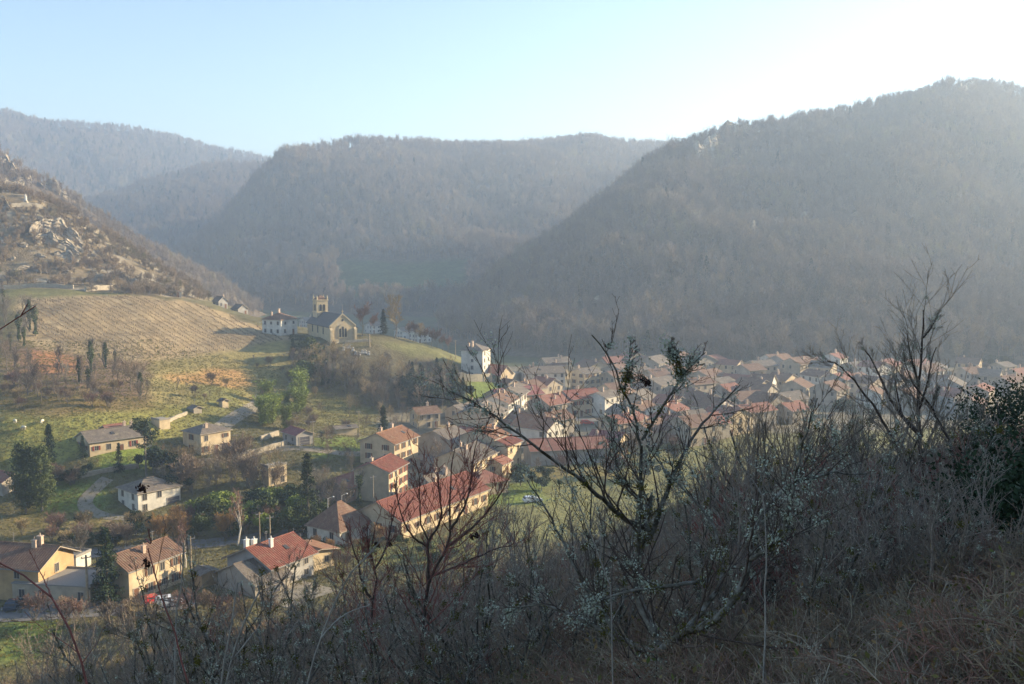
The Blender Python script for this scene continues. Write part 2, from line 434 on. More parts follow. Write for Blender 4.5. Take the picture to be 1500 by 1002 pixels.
HA, AK = mountain('far_ridge', [(-260,150,1950),(-100,152,1970),(0,164,2000),(60,182,2010),(130,187,2030),(200,195,2060),(260,207,2080),(320,224,2100),(400,238,2130),(520,262,2160)],
    [fl(-260,1350),fl(0,1400),fl(150,1550),fl(300,1700),fl(520,1800)], (0, 500), 110, 40, lambda v: 0.8 * v + 0.2 * np.sin(v * pi / 2), 1.8, 51, (0.115,0.10,0.065))
HC, CK = mountain('left_valley_side', [(-420,30,700),(-200,120,690),(-80,175,690),(0,212,700),(50,245,700),(100,272,705),(150,305,715),(200,340,730),(260,376,760),(320,402,800),(350,425,820),(392,462,850)],
    [fl(-420,420),fl(-150,480),fl(0,500),fl(120,520),fl(220,560),fl(300,640),fl(360,740),fl(400,800)], (-170, 240), 90, 50, lambda v: 0.6 * v + 0.4 * v ** 2, 0.7, 63, (0.16,0.125,0.085), 18)
# ------------------------------------------------------------------ instanced woods (one mass each, nobody could count them)
BARK = mat('bark_grey_brown', (0.20, 0.165, 0.125), (0.12, 0.095, 0.07), 3.0, 0.95, rand=0.35)
def wood_proto(name, h, w, seed, mats, tw=0.05, slim=False):
    """leafless broadleaf tree: short bole, spreading limbs, round fuzzy crown of twigs"""
    rg = np.random.default_rng(seed)
    tr = np.zeros((1, 5, 3)); tr[0, :, 2] = np.linspace(0, h * 0.72, 5); tr[0, 1:, :2] = rg.normal(0, 0.16, (4, 2)).cumsum(0)
    tr_r = np.linspace(0.17, 0.05, 5)[None]
    P1, R1 = kids(tr, tr_r, 9, 0.75 if not slim else 0.45, w / h, 4, 0.3, rg, 0.3)
    P1b, R1b = kids(tr, tr_r, 5, 0.5, w / h * 1.3, 4, 0.45, rg, 0.8)
    P1 = np.concatenate([P1, P1b]); R1 = np.concatenate([R1, R1b])
    P2, R2 = kids(P1, R1, 7, 0.75, 0.5, 3, 0.2, rg, 0.2)
    mb = MB()
    mb.add(*tubes(tr, tr_r, 3)); mb.add(*tubes(P1, np.maximum(R1, 0.035), 3))
    mb.add(*tubes(P2, np.maximum(R2, tw * 0.6), 3))
    e, _ = kids(P2, R2, 4, 0.7, 0.75, 2, 0.12, rg, 0.3)
    d = e[:, 1] - e[:, 0]
    sd = np.cross(d, rg.normal(size=d.shape)); sd /= np.linalg.norm(sd, axis=1, keepdims=True) + 1e-9
    V = np.stack([e[:, 0] - sd * tw, e[:, 0] + sd * tw, e[:, 1]], 1).reshape(-1, 3)
    mb.add(V, np.arange(len(V)).reshape(-1, 3))
    return bpy.data.objects.new(name, mb.mesh(name, mats))
def hue_mat(name, cols):
    m = mat(name, (1, 1, 1), (0.7, 0.7, 0.7), 1.5, 0.95)
    nt = m.node_tree; N = nt.nodes; L = nt.links; b = N['Principled BSDF']
    src = b.inputs['Base Color'].links[0].from_socket
    oi = N.new('ShaderNodeObjectInfo'); rp = N.new('ShaderNodeValToRGB'); cr = rp.color_ramp
    for i, c in enumerate(cols):
        e = cr.elements[i] if i < 2 else cr.elements.new(i / (len(cols) - 1))
        e.position = i / (len(cols) - 1); e.color = (*c, 1)
    # kinds of tree grow in patches: mix of a slow noise over the place and chance
    sc_ = N.new('ShaderNodeVectorMath'); sc_.operation = 'SCALE'; sc_.inputs['Scale'].default_value = 0.016; L.new(oi.outputs['Location'], sc_.inputs[0])
    pn = N.new('ShaderNodeTexNoise'); pn.inputs['Scale'].default_value = 1.0; pn.inputs['Detail'].default_value = 3; L.new(sc_.outputs[0], pn.inputs['Vector'])
    ma = N.new('ShaderNodeMath'); ma.operation = 'MULTIPLY_ADD'; ma.inputs[1].default_value = 2.2; ma.inputs[2].default_value = -0.85; L.new(pn.outputs['Fac'], ma.inputs[0])
    mm = N.new('ShaderNodeMath'); mm.operation = 'MULTIPLY_ADD'; mm.inputs[1].default_value = 0.5; L.new(oi.outputs['Random'], mm.inputs[0]); L.new(ma.outputs[0], mm.inputs[2])
    L.new(mm.outputs[0], rp.inputs[0])
    mx = N.new('ShaderNodeMix'); mx.data_type = 'RGBA'; mx.blend_type = 'MULTIPLY'; mx.inputs[0].default_value = 1
    L.new(rp.outputs[0], mx.inputs[6]); L.new(src, mx.inputs[7]); L.new(mx.outputs[2], b.inputs['Base Color'])
    return m
WOODM = hue_mat('bare_wood_mass', [(0.22,0.18,0.15),(0.30,0.235,0.185),(0.27,0.22,0.18),(0.38,0.29,0.19),(0.27,0.22,0.195),(0.36,0.30,0.17)])
def proto_col(name, objs):
    c = bpy.data.collections.new(name)
    for o in objs: c.objects.link(o)
    return c
def instancer(name, pts_, scl, rot, idx, coll, tilt=None):
    me = bpy.data.meshes.new(name); me.vertices.add(len(pts_)); me.vertices.foreach_set('co', np.asarray(pts_, np.float32).ravel())
    for nm, ty, d in (('scl', 'FLOAT', scl), ('rot', 'FLOAT', rot), ('idx', 'INT', idx)):
        a = me.attributes.new(nm, ty, 'POINT'); a.data.foreach_set('value', np.asarray(d, np.float32 if ty == 'FLOAT' else np.int32))
    o = link(name, me)
    ng = bpy.data.node_groups.new(name + '_nodes', 'GeometryNodeTree')
    ng.interface.new_socket('Geometry', in_out='INPUT', socket_type='NodeSocketGeometry')
    ng.interface.new_socket('Geometry', in_out='OUTPUT', socket_type='NodeSocketGeometry')
    N = ng.nodes; L = ng.links
    gi = N.new('NodeGroupInput'); go = N.new('NodeGroupOutput')
    ci = N.new('GeometryNodeCollectionInfo'); ci.inputs[0].default_value = coll; ci.inputs['Separate Children'].default_value = True; ci.inputs['Reset Children'].default_value = True
    ip = N.new('GeometryNodeInstanceOnPoints'); ip.inputs['Pick Instance'].default_value = True
    def attr(nm, ty):
        a = N.new('GeometryNodeInputNamedAttribute'); a.data_type = ty; a.inputs[0].default_value = nm; return a
    L.new(gi.outputs[0], ip.inputs['Points']); L.new(ci.outputs[0], ip.inputs['Instance'])
    L.new(attr('idx', 'INT').outputs[0], ip.inputs['Instance Index'])
    cx = N.new('ShaderNodeCombineXYZ'); L.new(attr('rot', 'FLOAT').outputs[0], cx.inputs[2]); L.new(cx.outputs[0], ip.inputs['Rotation'])
    L.new(attr('scl', 'FLOAT').outputs[0], ip.inputs['Scale'])
    L.new(ip.outputs[0], go.inputs[0])
    o.modifiers.new('instances', 'NODES').node_group = ng
    return o
CEDM = hue_mat('evergreen_mass', [(0.03,0.045,0.02),(0.045,0.06,0.025),(0.035,0.05,0.025)])
def cedar_proto(name, seed):
    rg = np.random.default_rng(seed); n = 420
    t = rg.uniform(0, 1, n) ** 0.8; r = (1 - t) * 1.9 + 0.25; a = rg.uniform(0, 2 * pi, n)
    q = rg.uniform(0.45, 1, n)
    C = np.stack([np.cos(a) * r * q, np.sin(a) * r * q, 1.0 + t * 7.5 + rg.normal(0, 0.2, n)], -1)
    return bpy.data.objects.new(name, MB().add(*cards(C, 0.42, rg)).mesh(name, CEDM))
WOODS = proto_col('wood_prototypes', [wood_proto('wood_tree', 8, 5, 100 + i, WOODM, slim=(i == 3)) for i in range(5)] + [cedar_proto('wood_conifer', 7)])
def cover(name, P, n, smin, smax, label, coll=WOODS, kmax=None, evergreen=0.03, keep=None, seed=1):
    rg = np.random.default_rng(seed)
    h, w, _ = P.shape
    # area-weighted points on the loft's cells
    A = np.linalg.norm(np.cross(P[1:, :-1] - P[:-1, :-1], P[:-1, 1:] - P[:-1, :-1]), axis=2)
    if kmax: A[:, kmax:] = 0
    A[P[:-1, :-1, 2] < 0.5] = 0
    cm = np.cumsum(A.ravel()); c = np.searchsorted(cm, rg.uniform(0, cm[-1], n))
    c = np.minimum(c, A.size - 1); i, j = np.unravel_index(c, A.shape)
    u = rg.uniform(size=(n, 1)); v = rg.uniform(size=(n, 1))
    Q = (P[i, j] * (1 - u) + P[i + 1, j] * u) * (1 - v) + (P[i, j + 1] * (1 - u) + P[i + 1, j + 1] * u) * v
    m = Q[:, 2] > gz(Q[:, 0], Q[:, 1]) - 0.5
    a, b = project(Q); m &= (a > -250) & (a < 1850)
    if keep is not None: m &= keep(Q, a, b)
    Q = Q[m]; n = len(Q); Q[:, 2] -= 0.3
    s = rg.uniform(smin, smax, n) * (0.8 + 0.5 * fbm(Q[:, 0] / 40, Q[:, 1] / 40, seed) + 0.25)
    idx = rg.integers(1, 6, n); idx[rg.uniform(size=n) < evergreen] = 0   # prototypes come in name order: the conifer is first
    return tag(instancer(name, Q, s, rg.uniform(0, 6.28, n), idx, coll), label, 'woodland', kind='stuff')
meadow = lambda Q, a, b: ~((np.abs(a - 590) < 95) & (np.abs(b - 408) < 26))
cover('bare_woodland', RM, 24000, 0.8, 1.5, 'leafless grey brown woodland covering the steep peaked mountain', kmax=RK + 4, evergreen=0.003, seed=2)
cover('bare_woodland', MMt, 20000, 1.0, 1.8, 'leafless woodland on the long flat topped mountain behind the church', kmax=MK + 4, evergreen=0.004, keep=meadow, seed=3)
cover('bare_woodland', HB, 6000, 1.1, 1.7, 'blue hazy woodland on the low hill down the side valley', kmax=HK + 2, seed=4)
cover('bare_woodland', HA, 11000, 1.2, 1.9, 'pale hazy woodland on the farthest high ridge', kmax=AK + 2, evergreen=0.1, seed=5, keep=lambda Q, a, b: fbm(Q[:, 0] / 300, Q[:, 1] / 300, 77) < 0.12)
cover('bare_woodland', HC, 9000, 0.7, 1.2, 'brown leafless woodland on the hillside above the rocky bluff', kmax=None, evergreen=0.004, seed=6)
# ------------------------------------------------------------------ buildings
WALL = {k: mat('wall_' + k, c, c2, 0.45, 0.95, 0.25, 3.0, detail=8) for k, c, c2 in [
    ('cream', (0.62, 0.50, 0.33), (0.422, 0.340, 0.224)), ('ochre', (0.52, 0.36, 0.19), (0.354, 0.245, 0.129)), ('stone', (0.42, 0.37, 0.30), (0.286, 0.252, 0.204)),
    ('white', (0.72, 0.68, 0.59), (0.490, 0.462, 0.401)), ('beige', (0.50, 0.42, 0.31), (0.340, 0.286, 0.211)), ('grey', (0.40, 0.385, 0.36), (0.272, 0.262, 0.245)), ('pink', (0.55, 0.37, 0.28), (0.374, 0.252, 0.190))]}
ROOF = {k: roof_mat('roof_' + k, a, b, c) for k, a, b, c in [
    ('red', (0.34, 0.125, 0.085), (0.24, 0.09, 0.065), (0.26, 0.17, 0.12)), ('orange', (0.42, 0.22, 0.125), (0.33, 0.165, 0.095), (0.31, 0.23, 0.16)),
    ('brown', (0.27, 0.165, 0.11), (0.20, 0.12, 0.085), (0.25, 0.19, 0.13)), ('grey', (0.25, 0.21, 0.17), (0.18, 0.155, 0.13), (0.28, 0.24, 0.17)),
    ('rust', (0.37, 0.17, 0.12), (0.28, 0.13, 0.095), (0.30, 0.20, 0.14)), ('plum', (0.33, 0.13, 0.12), (0.27, 0.11, 0.10), (0.27, 0.16, 0.13))]}
GLASS = plain('window_dark_glass', (0.06, 0.06, 0.06), 0.3)
FRAME = plain('window_frame_pale', (0.42, 0.38, 0.32), 0.7)
SHUT = {'brown': plain('shutter_brown', (0.16, 0.075, 0.04)), 'red': plain('shutter_red', (0.25, 0.06, 0.04)), 'grey': plain('shutter_grey', (0.25, 0.25, 0.24)), 'green': plain('shutter_green', (0.10, 0.14, 0.10))}
WOODP = plain('wood_plank_dark', (0.13, 0.08, 0.05), 0.8)
CHIM = mat('chimney_render', (0.55, 0.45, 0.36), (0.42, 0.30, 0.22), 3.0)
CHIMW = plain('chimney_white', (0.75, 0.72, 0.66), 0.8)
ZINC = plain('zinc_gutter', (0.33, 0.33, 0.34), 0.45, 0.6)
def window_mesh(w, h):
    m = MB(); t = 0.09
    m.box(-w/2-t, -w/2, -0.07, 0.05, -h/2, h/2); m.box(w/2, w/2+t, -0.07, 0.05, -h/2, h/2)
    m.box(-w/2-t, w/2+t, -0.075, 0.05, h/2, h/2+t); m.box(-w/2-t-0.05, w/2+t+0.05, -0.14, 0.05, -h/2-t, -h/2); m.box(-0.03, 0.03, -0.055, 0.05, -h/2, h/2)
    return m.mesh('window', FRAME)
WSZ = [(0.95, 1.35), (0.85, 1.0), (1.5, 1.3), (0.6, 0.6)]
WIN = [window_mesh(*w) for w in WSZ]
PANE = [MB().box(-w/2, w/2, -0.03, 0.04, -h/2, h/2).mesh('pane', GLASS) for w, h in WSZ]
SHM = {k: [MB().box(0, w*0.48, -0.11, -0.08, -h/2, h/2).mesh('shutter', m) for w, h in WSZ] for k, m in SHUT.items()}
DOORM = MB().box(-0.5, 0.5, -0.06, 0.05, 0, 2.1).box(-0.62, -0.5, -0.1, 0.05, 0, 2.2, 1).box(0.5, 0.62, -0.1, 0.05, 0, 2.2, 1).box(-0.5, 0.5, -0.1, 0.05, 2.1, 2.22, 1).mesh('door', [SHUT['brown'], FRAME])
GARM = MB().box(-1.4, 1.4, -0.05, 0.05, 0, 2.3).box(-1.4, 1.4, -0.08, -0.05, 0.72, 0.78, 1).box(-1.4, 1.4, -0.08, -0.05, 1.48, 1.54, 1).box(-1.55, -1.4, -0.1, 0.05, 0, 2.4, 1).box(1.4, 1.55, -0.1, 0.05, 0, 2.4, 1).box(-1.4, 1.4, -0.1, 0.05, 2.3, 2.42, 1).mesh('garage_door', [plain('garage_door_dark', (0.10, 0.10, 0.12)), FRAME])
def put(name, me, parent, loc, rz):
    o = link(name, me, parent); o.location = tuple(float(v) for v in loc); o.rotation_euler = (0, 0, rz); return o
def roof_parts(h, L, Wd, eave, pitch, rm, ov=0.45, hip=False, ribs=False, ridge=True):
    """gable or hip roof slabs; ridge along local X"""
    m = MB(); hh = (Wd / 2) * math.tan(pitch); e = ov * math.tan(pitch); th = 0.16
    x1 = L / 2 + ov; y1 = Wd / 2 + ov; zt = eave + hh; zb = eave - e
    if hip:
        r = max(L / 2 - Wd / 2 * 0.85, 0.3)
        for dz, flip in ((th, 0), (0, 1)):
            V = [(-x1, -y1, zb+dz), (x1, -y1, zb+dz), (x1, y1, zb+dz), (-x1, y1, zb+dz), (-r, 0, zt+dz), (r, 0, zt+dz)]
            F4 = [(0, 1, 5, 4), (2, 3, 4, 5)]; F3 = [(1, 2, 5), (3, 0, 4)]
            m.add(V, F4); m.add(V, F3)
        V = [(sx*x1, sy*y1, zb+d) for d in (0, th) for sx, sy in ((-1,-1),(1,-1),(1,1),(-1,1))]
        m.add(V, [(i, (i+1) % 4, 4+(i+1) % 4, 4+i) for i in range(4)], 1)
        xr = r
    else:
        nx = int(2 * x1 / 0.14) if ribs else 2
        xs = np.linspace(-x1, x1, nx); rb = (0.5 + 0.5 * np.cos(np.arange(nx) * pi * 0.62)) * 0.09 if ribs else np.zeros(nx)
        for sg in (-1, 1):
            top = np.concatenate([np.stack([xs, np.zeros(nx), zt + th + rb], -1), np.stack([xs, np.full(nx, sg*y1), zb + th + rb], -1)])
            i = np.arange(nx - 1)
            m.add(top, np.stack([i, i + 1, i + 1 + nx, i + nx], -1) if sg < 0 else np.stack([i, i + nx, i + 1 + nx, i + 1], -1))
            V = [(-x1, 0, zt), (x1, 0, zt), (x1, sg*y1, zb), (-x1, sg*y1, zb), (-x1, 0, zt+th), (x1, 0, zt+th), (x1, sg*y1, zb+th), (-x1, sg*y1, zb+th)]
            m.add(V, [(0, 1, 2, 3), (2, 3, 7, 6), (0, 3, 7, 4), (1, 2, 6, 5)], 1)
        xr = x1
    ro = m.build('roof', [rm, plain('roof_edge_pale', (0.40, 0.34, 0.27))], h)
    if ridge:
        rt = MB().add(*tubes(np.array([[(-xr, 0, zt+th+0.02), (0, 0, zt+th+0.02), (xr, 0, zt+th+0.02)]]), np.full((1, 3), 0.13), 6)).build('ridge_cap', rm, ro)
    return ro, zt
HOUSES = []
def house(label, corner, A, B, az, ridge='A', eave=5.0, pitch=24, wall='cream', roof='brown', hip=False, chim=1, shut=None, cols=None, ribs=False, Y=None, ov=0.45, door=True, cat='house', name='house', group=None, wsz=0, gar=False, flat=False, chw=False, far=False):
    C = gp(*corner) if Y is None else on(corner[0], Y)
    rg = random.Random(int(corner[0] * 31 + corner[1]))
    az = radians(az); a = np.array([sin(az), cos(az)]); b = np.array([-cos(az), sin(az)])
    c = C[:2] + a * A / 2 + b * B / 2
    q = np.array([C[:2], C[:2] + a * A, C[:2] + b * B, c])
    z = float(gz(q[:, 0], q[:, 1]).min()); z = max(z, C[2] - 1.2)
    Lr, Wr, rz = (A, B, pi / 2 - az) if ridge == 'A' else (B, A, pi - az)
    h = empty(name, (c[0], c[1], z), rz)
    tag(h, label, cat, group)
    HOUSES.append((c[0], c[1], max(A, B) / 2))
    pt = radians(pitch); hh = 0 if (hip or flat) else (Wr / 2) * math.tan(pt)
    x, y = Lr / 2, Wr / 2
    m = MB(); zb = -2.5
    m.add([(-x,-y,zb),(x,-y,zb),(x,y,zb),(-x,y,zb),(-x,-y,eave),(x,-y,eave),(x,y,eave),(-x,y,eave)], [(0,1,5,4),(1,2,6,5),(2,3,7,6),(3,0,4,7)])
    if not hip and not flat: m.add([(-x,-y,eave),(-x,y,eave),(-x,0,eave+hh),(x,-y,eave),(x,y,eave),(x,0,eave+hh)], [(0,2,1),(3,4,5)])
    m.build('wall', WALL[wall], h)
    if flat:
        mm = MB().box(-x-0.1, x+0.1, -y-0.1, y+0.1, eave, eave+0.18).box(-x-0.1, x+0.1, -y-0.1, -y+0.1, eave+0.18, eave+0.5).box(-x-0.1, -x+0.1, -y+0.1, y+0.1, eave+0.18, eave+0.5)
        ro = mm.build('roof', plain('roof_flat_gravel', (0.3, 0.28, 0.25), 0.95), h); zt = eave
    else:
        ro, zt = roof_parts(h, Lr, Wr, eave, pt, ROOF[roof], ov, hip, ribs, not far)
        if not far and not hip:
            for sg in (-1, 1):
                MB().box(-x-ov, x+ov, sg*(y+ov)-0.07, sg*(y+ov)+0.07, eave-ov*math.tan(pt)-0.03, eave-ov*math.tan(pt)+0.12).build('gutter', ZINC, ro)
    for i in range(chim):
        cx = rg.uniform(-0.8, 0.8) * x * 0.9; cyy = rg.uniform(-0.5, 0.5) * y
        bz = zt - abs(cyy) * math.tan(pt) if not flat else eave
        cw = rg.uniform(0.3, 0.42); ch = rg.uniform(1.0, 1.7)
        cm = MB().box(cx-cw, cx+cw, cyy-cw*0.8, cyy+cw*0.8, bz-0.6, bz+ch).box(cx-cw-0.08, cx+cw+0.08, cyy-cw*0.8-0.08, cyy+cw*0.8+0.08, bz+ch, bz+ch+0.12)
        cm.lathe([(0.13, 0), (0.11, 0.45), (0.0, 0.45)], 6, (cx, cyy, bz+ch+0.12))
        cm.build('chimney', CHIMW if chw else CHIM, ro)
    if not far and not flat and rg.random() < 0.45:
        ax = rg.uniform(-0.6, 0.6) * x; MB().box(ax-0.025, ax+0.025, -0.025, 0.025, zt, zt+2.0).box(ax-0.5, ax+0.5, -0.015, 0.015, zt+1.8, zt+1.83).box(ax-0.35, ax+0.35, -0.015, 0.015, zt+1.5, zt+1.53).build('antenna', ZINC, ro)
    if not far and not flat and not hip and rg.random() < 0.4:
        sx_ = rg.uniform(-0.5, 0.5) * x; sg_ = -1 if ridge == 'A' else 1; d_ = y * 0.5; zz = zt - d_ * math.tan(pt) + 0.26
        sk = MB().box(-0.4, 0.4, -0.55, 0.55, -0.1, 0.06).build('skylight', GLASS, ro); sk.location = (sx_, sg_ * d_, zz); sk.rotation_euler = (-sg_ * pt, 0, 0)
    # openings on the two faces that look down the slope to the camera, and the far gable
    if ridge == 'A': faces = [('lit', (0, -y), 0.0, Lr), ('shade', (-x, 0), -pi / 2, Wr)]
    else: faces = [('lit', (-x, 0), -pi / 2, Wr), ('shade', (0, y), pi, Lr)]
    fl_ = max(1, int(round(eave / 2.75)))
    for fi, (nm, (fx, fy), fr, ln) in enumerate(faces):
        nc = (cols[fi] if cols else max(1, int(ln / 3.0)))
        if nc == 0: continue
        dcol = rg.randrange(nc) if (door and fi == 0) else -1
        for f in range(fl_):
            zc = (f + 0.55) * eave / fl_
            for k in range(nc):
                t = (k + 0.5) / nc * ln - ln / 2 + rg.uniform(-0.15, 0.15)
                lx, ly = fx + math.cos(fr) * t, fy + math.sin(fr) * t
                if f == 0 and k == dcol:
                    if gar: put('garage_door', GARM, h, (lx, ly, 0.02), fr)
                    else: put('door', DOORM, h, (lx, ly, 0.02), fr)
                    continue
                if rg.random() < 0.12: continue
                wi = wsz if rg.random() < 0.8 else 1
                w = put('window', WIN[wi], h, (lx, ly, zc), fr)
                link('pane', PANE[wi], w)
                if shut and rg.random() < 0.85:
                    wd = WSZ[wi][0]
                    for sx in (-1, 1):
                        s = link('shutter', SHM[shut][wi], w); s.location = ((wd/2 + 0.1) if sx > 0 else (-wd/2 - 0.1 - wd*0.48), 0, 0)
    return h
# --- houses at the near edge of the village
h1 = house('ochre rendered house with brown ribbed tile roof beside a low flat garage annex', (58, 884), 9, 16, 12, 'B', 6.2, 25, 'ochre', 'brown', ribs=True, chim=2, cols=(1, 2), ov=0.9)
an = house('low beige annex with flat terrace roof and two doors beside the ochre house', (133, 890), 8, 13.5, 8, 'B', 3.4, 20, 'beige', 'brown', flat=True, chim=0, cols=(1, 4), cat='annex', name='annex')
house('narrow pale rendered house with brown roof behind the red and the white car', (190, 884), 11.5, 7.5, 27, 'A', 5.4, 27, 'cream', 'brown', ribs=True, chim=1, shut='brown', cols=(4, 1))
house('house with bright red tile roof and three chimneys behind the stone garage', (398, 866), 10, 10.5, 32, 'A', 4.2, 25, 'grey', 'red', ribs=True, chim=3, chw=True, cols=(3, 0), ov=0.7)
house('small yellow extension with a shallow orange roof against the red roofed house', (444, 842), 7, 6.5, 40, 'B', 3.3, 10, 'cream', 'orange', chim=0, cols=(2, 1), name='house_extension', cat='extension', ov=0.8)
house('stone garage with grey brown roof in the shade before the red roofed house', (374, 878), 7, 10.5, 40, 'A', 2.5, 24, 'stone', 'grey', chim=0, cols=(1, 0), gar=True, name='garage', cat='garage')
house('tiny yellow lean-to at the left end of the stone garage', (296, 862), 3, 3, 40, 'B', 2.4, 12, 'ochre', 'grey', chim=0, cols=(0, 0), name='lean_to', cat='shed')
house('dark brown hip roofed house at the road bend beside the long red roof', (498, 800), 9, 9, 35, 'A', 3.0, 42, 'white', 'brown', hip=True, chim=0, cols=(2, 2))
house('long farm building with red tile roof and cream walls', (588, 792), 31, 12, 32, 'A', 3.9, 27, 'cream', 'red', ribs=True, chim=2, cols=(9, 3), shut='brown')
house('tall narrow red roofed house with sunlit shuttered flank', (570, 738), 10.5, 8.5, 17, 'A', 7.0, 22, 'cream', 'red', ribs=True, chim=1, shut='red', cols=(4, 0))
house('tall house with patched orange roof behind the narrow red roofed one', (578, 692), 12, 10, 24, 'A', 7.2, 24, 'cream', 'orange', ribs=True, chim=2, shut='brown', cols=(4, 2))
house('low stone outhouse with dark roof behind the tree before the tall red roofed house', (508, 738), 8, 9, 30, 'A', 3.2, 20, 'pink', 'rust', chim=0, cols=(2, 1), name='outhouse', cat='outhouse')
house('low cottage with three tall chimneys between the farm building and the grey roofed houses', (640, 745), 8, 8, 40, 'A', 4.2, 30, 'beige', 'grey', chim=3, cols=(2, 2))
house('cream house with brown roof half hidden in trees under the wooded bank', (612, 628), 7.5, 6.5, 62, 'A', 4.6, 26, 'cream', 'brown', chim=1, cols=(3, 1))
house('long low beige house with grey roof in front of the long red roofed hall', (678, 622), 19, 7, 33, 'A', 4.2, 22, 'beige', 'grey', chim=2, cols=(5, 1))
house('broad hall with one long rosy red roof and a corner terrace', (733, 600), 18, 10, 56, 'A', 4.8, 23, 'cream', 'plum', chim=3, shut='red', cols=(6, 2))
house('grey gabled end house of the terrace that climbs the village street', (725, 646), 14, 13, 15, 'A', 7.0, 22, 'cream', 'grey', chim=2, cols=(5, 0), shut='grey')
house('second house of the street terrace with brown roof', (745, 622), 14, 11, 15, 'A', 6.6, 22, 'white', 'brown', chim=2, cols=(5, 0), shut='grey')
house('third and farthest house of the street terrace with dark roof', (764, 605), 15, 10, 15, 'A', 6.0, 22, 'white', 'grey', chim=1, cols=(5, 0), shut='brown')
house('wide grey stone barn with shallow dark roof and an open front', (668, 680), 9, 15, 35, 'A', 5.5, 19, 'stone', 'grey', chim=1, cols=(1, 0), name='barn', cat='barn')
house('low shed with open posts and rust roof in front of the grey stone barn', (655, 696), 5, 10, 35, 'B', 3.0, 12, 'grey', 'grey', chim=0, cols=(1, 3), name='shed', cat='shed')
house('flat red roofed workshop between the barn and the street terrace', (700, 655), 10, 10, 35, 'B', 3.6, 9, 'grey', 'red', chim=0, cols=(2, 1), name='workshop', cat='workshop')
house('house with broad grey brown roof and sunlit windows above the farm building', (694, 708), 14, 11, 24, 'A', 5.2, 23, 'cream', 'grey', ribs=True, chim=2, cols=(5, 0))
house('tall house with orange red roof joined to the smaller crimson roofed house', (724, 688), 8, 10, 26, 'A', 8.0, 22, 'cream', 'orange', chim=1, cols=(2, 0), ribs=True)
house('smaller crimson roofed house joined to the tall orange roofed one', (744, 690), 8, 6, 26, 'A', 6.4, 20, 'cream', 'red', chim=1, cols=(2, 0), ribs=True)
house('little pale outhouse with lean roof under the crimson roofed house', (736, 698), 5, 5, 26, 'A', 3.0, 24, 'cream', 'rust', chim=0, cols=(1, 1), name='outhouse', cat='outhouse')
house('low house with rusty hip roof beside the garden below the broad grey roof', (700, 728), 8, 9, 60, 'A', 3.0, 22, 'beige', 'rust', hip=True, chim=1, cols=(2, 2))
house('corner house with white sunlit gable and steep orange roof', (801, 662), 9, 13, 40, 'B', 6.2, 30, 'white', 'orange', chim=2, cols=(3, 3))
house('dark roofed wing behind the white gabled corner house', (770, 648), 10, 9, 40, 'B', 5.0, 28, 'grey', 'brown', chim=1, cols=(2, 2))
house('long low grey barn with brown roof along the sunny meadow', (778, 684), 21, 9, 78, 'A', 4.2, 26, 'grey', 'rust', chim=0, cols=(0, 0), name='barn', cat='barn')
house('grey house standing behind the right end of the long low barn', (812, 650), 8, 8, 50, 'A', 6.8, 24, 'stone', 'brown', chim=1, cols=(3, 2))
house('small house with plum red roof and sunlit gable beside the long low barn', (905, 672), 7, 9, 30, 'B', 4.4, 30, 'cream', 'plum', chim=1, cols=(2, 1))
house('house with fresh red roof in the middle of the village', (838, 612), 13, 10, 58, 'A', 6.2, 24, 'cream', 'red', chim=2, shut='red', cols=(5, 2))
house('house with brown red roof left of the fresh red roof', (805, 618), 11, 10, 45, 'A', 5.4, 26, 'stone', 'rust', chim=2, cols=(3, 2))
house('white corner house to the right of the fresh red roof', (886, 612), 9, 7, 40, 'A', 6.8, 20, 'white', 'grey', chim=1, cols=(3, 2))
house('long cream house with brown roof beyond the white corner house', (896, 592), 17, 9, 60, 'A', 5.0, 22, 'cream', 'brown', chim=1, cols=(5, 1))
house('three storey cream house with balcony windows below the pale gables', (856, 575), 9, 8, 50, 'A', 7.6, 18, 'cream', 'grey', chim=1, shut='brown', cols=(3, 2))
house('wide pale house with the sunniest gable at the mountain foot', (862, 552), 11, 12, 62, 'B', 4.2, 22, 'cream', 'brown', chim=1, cols=(4, 0))
house('low gabled house with cream front left of the sunniest gable', (815, 556), 10, 10, 58, 'B', 3.8, 25, 'cream', 'brown', chim=1, cols=(3, 1))
house('long grey roofed house below the chapel with a white street front', (770, 562), 16, 10, 75, 'A', 5.0, 22, 'white', 'grey', chim=2, cols=(6, 2))
house('grey roofed house in shadow behind the long white street front', (800, 546), 13, 8, 65, 'A', 4.4, 25, 'stone', 'grey', chim=2, cols=(4, 1))
house('rusty roofed house by the mountain foot right of the sunniest gable', (890, 547), 12, 9, 65, 'A', 4.6, 27, 'beige', 'rust', chim=2, cols=(4, 1))
house('brown roofed house tucked between the red hall and the three storey house', (770, 590), 12, 10, 40, 'A', 4.8, 25, 'beige', 'brown', chim=2, cols=(3, 1))
house('house with broken brown roof above the brown roofed pair', (800, 582), 9, 9, 45, 'B', 5.0, 28, 'beige', 'rust', chim=2, cols=(2, 2))
house('small dark roofed shed with pale gable on the terrace below the chapel', (745, 572), 5, 6, 45, 'B', 3.0, 25, 'beige', 'brown', chim=0, cols=(1, 1), name='shed', cat='shed')
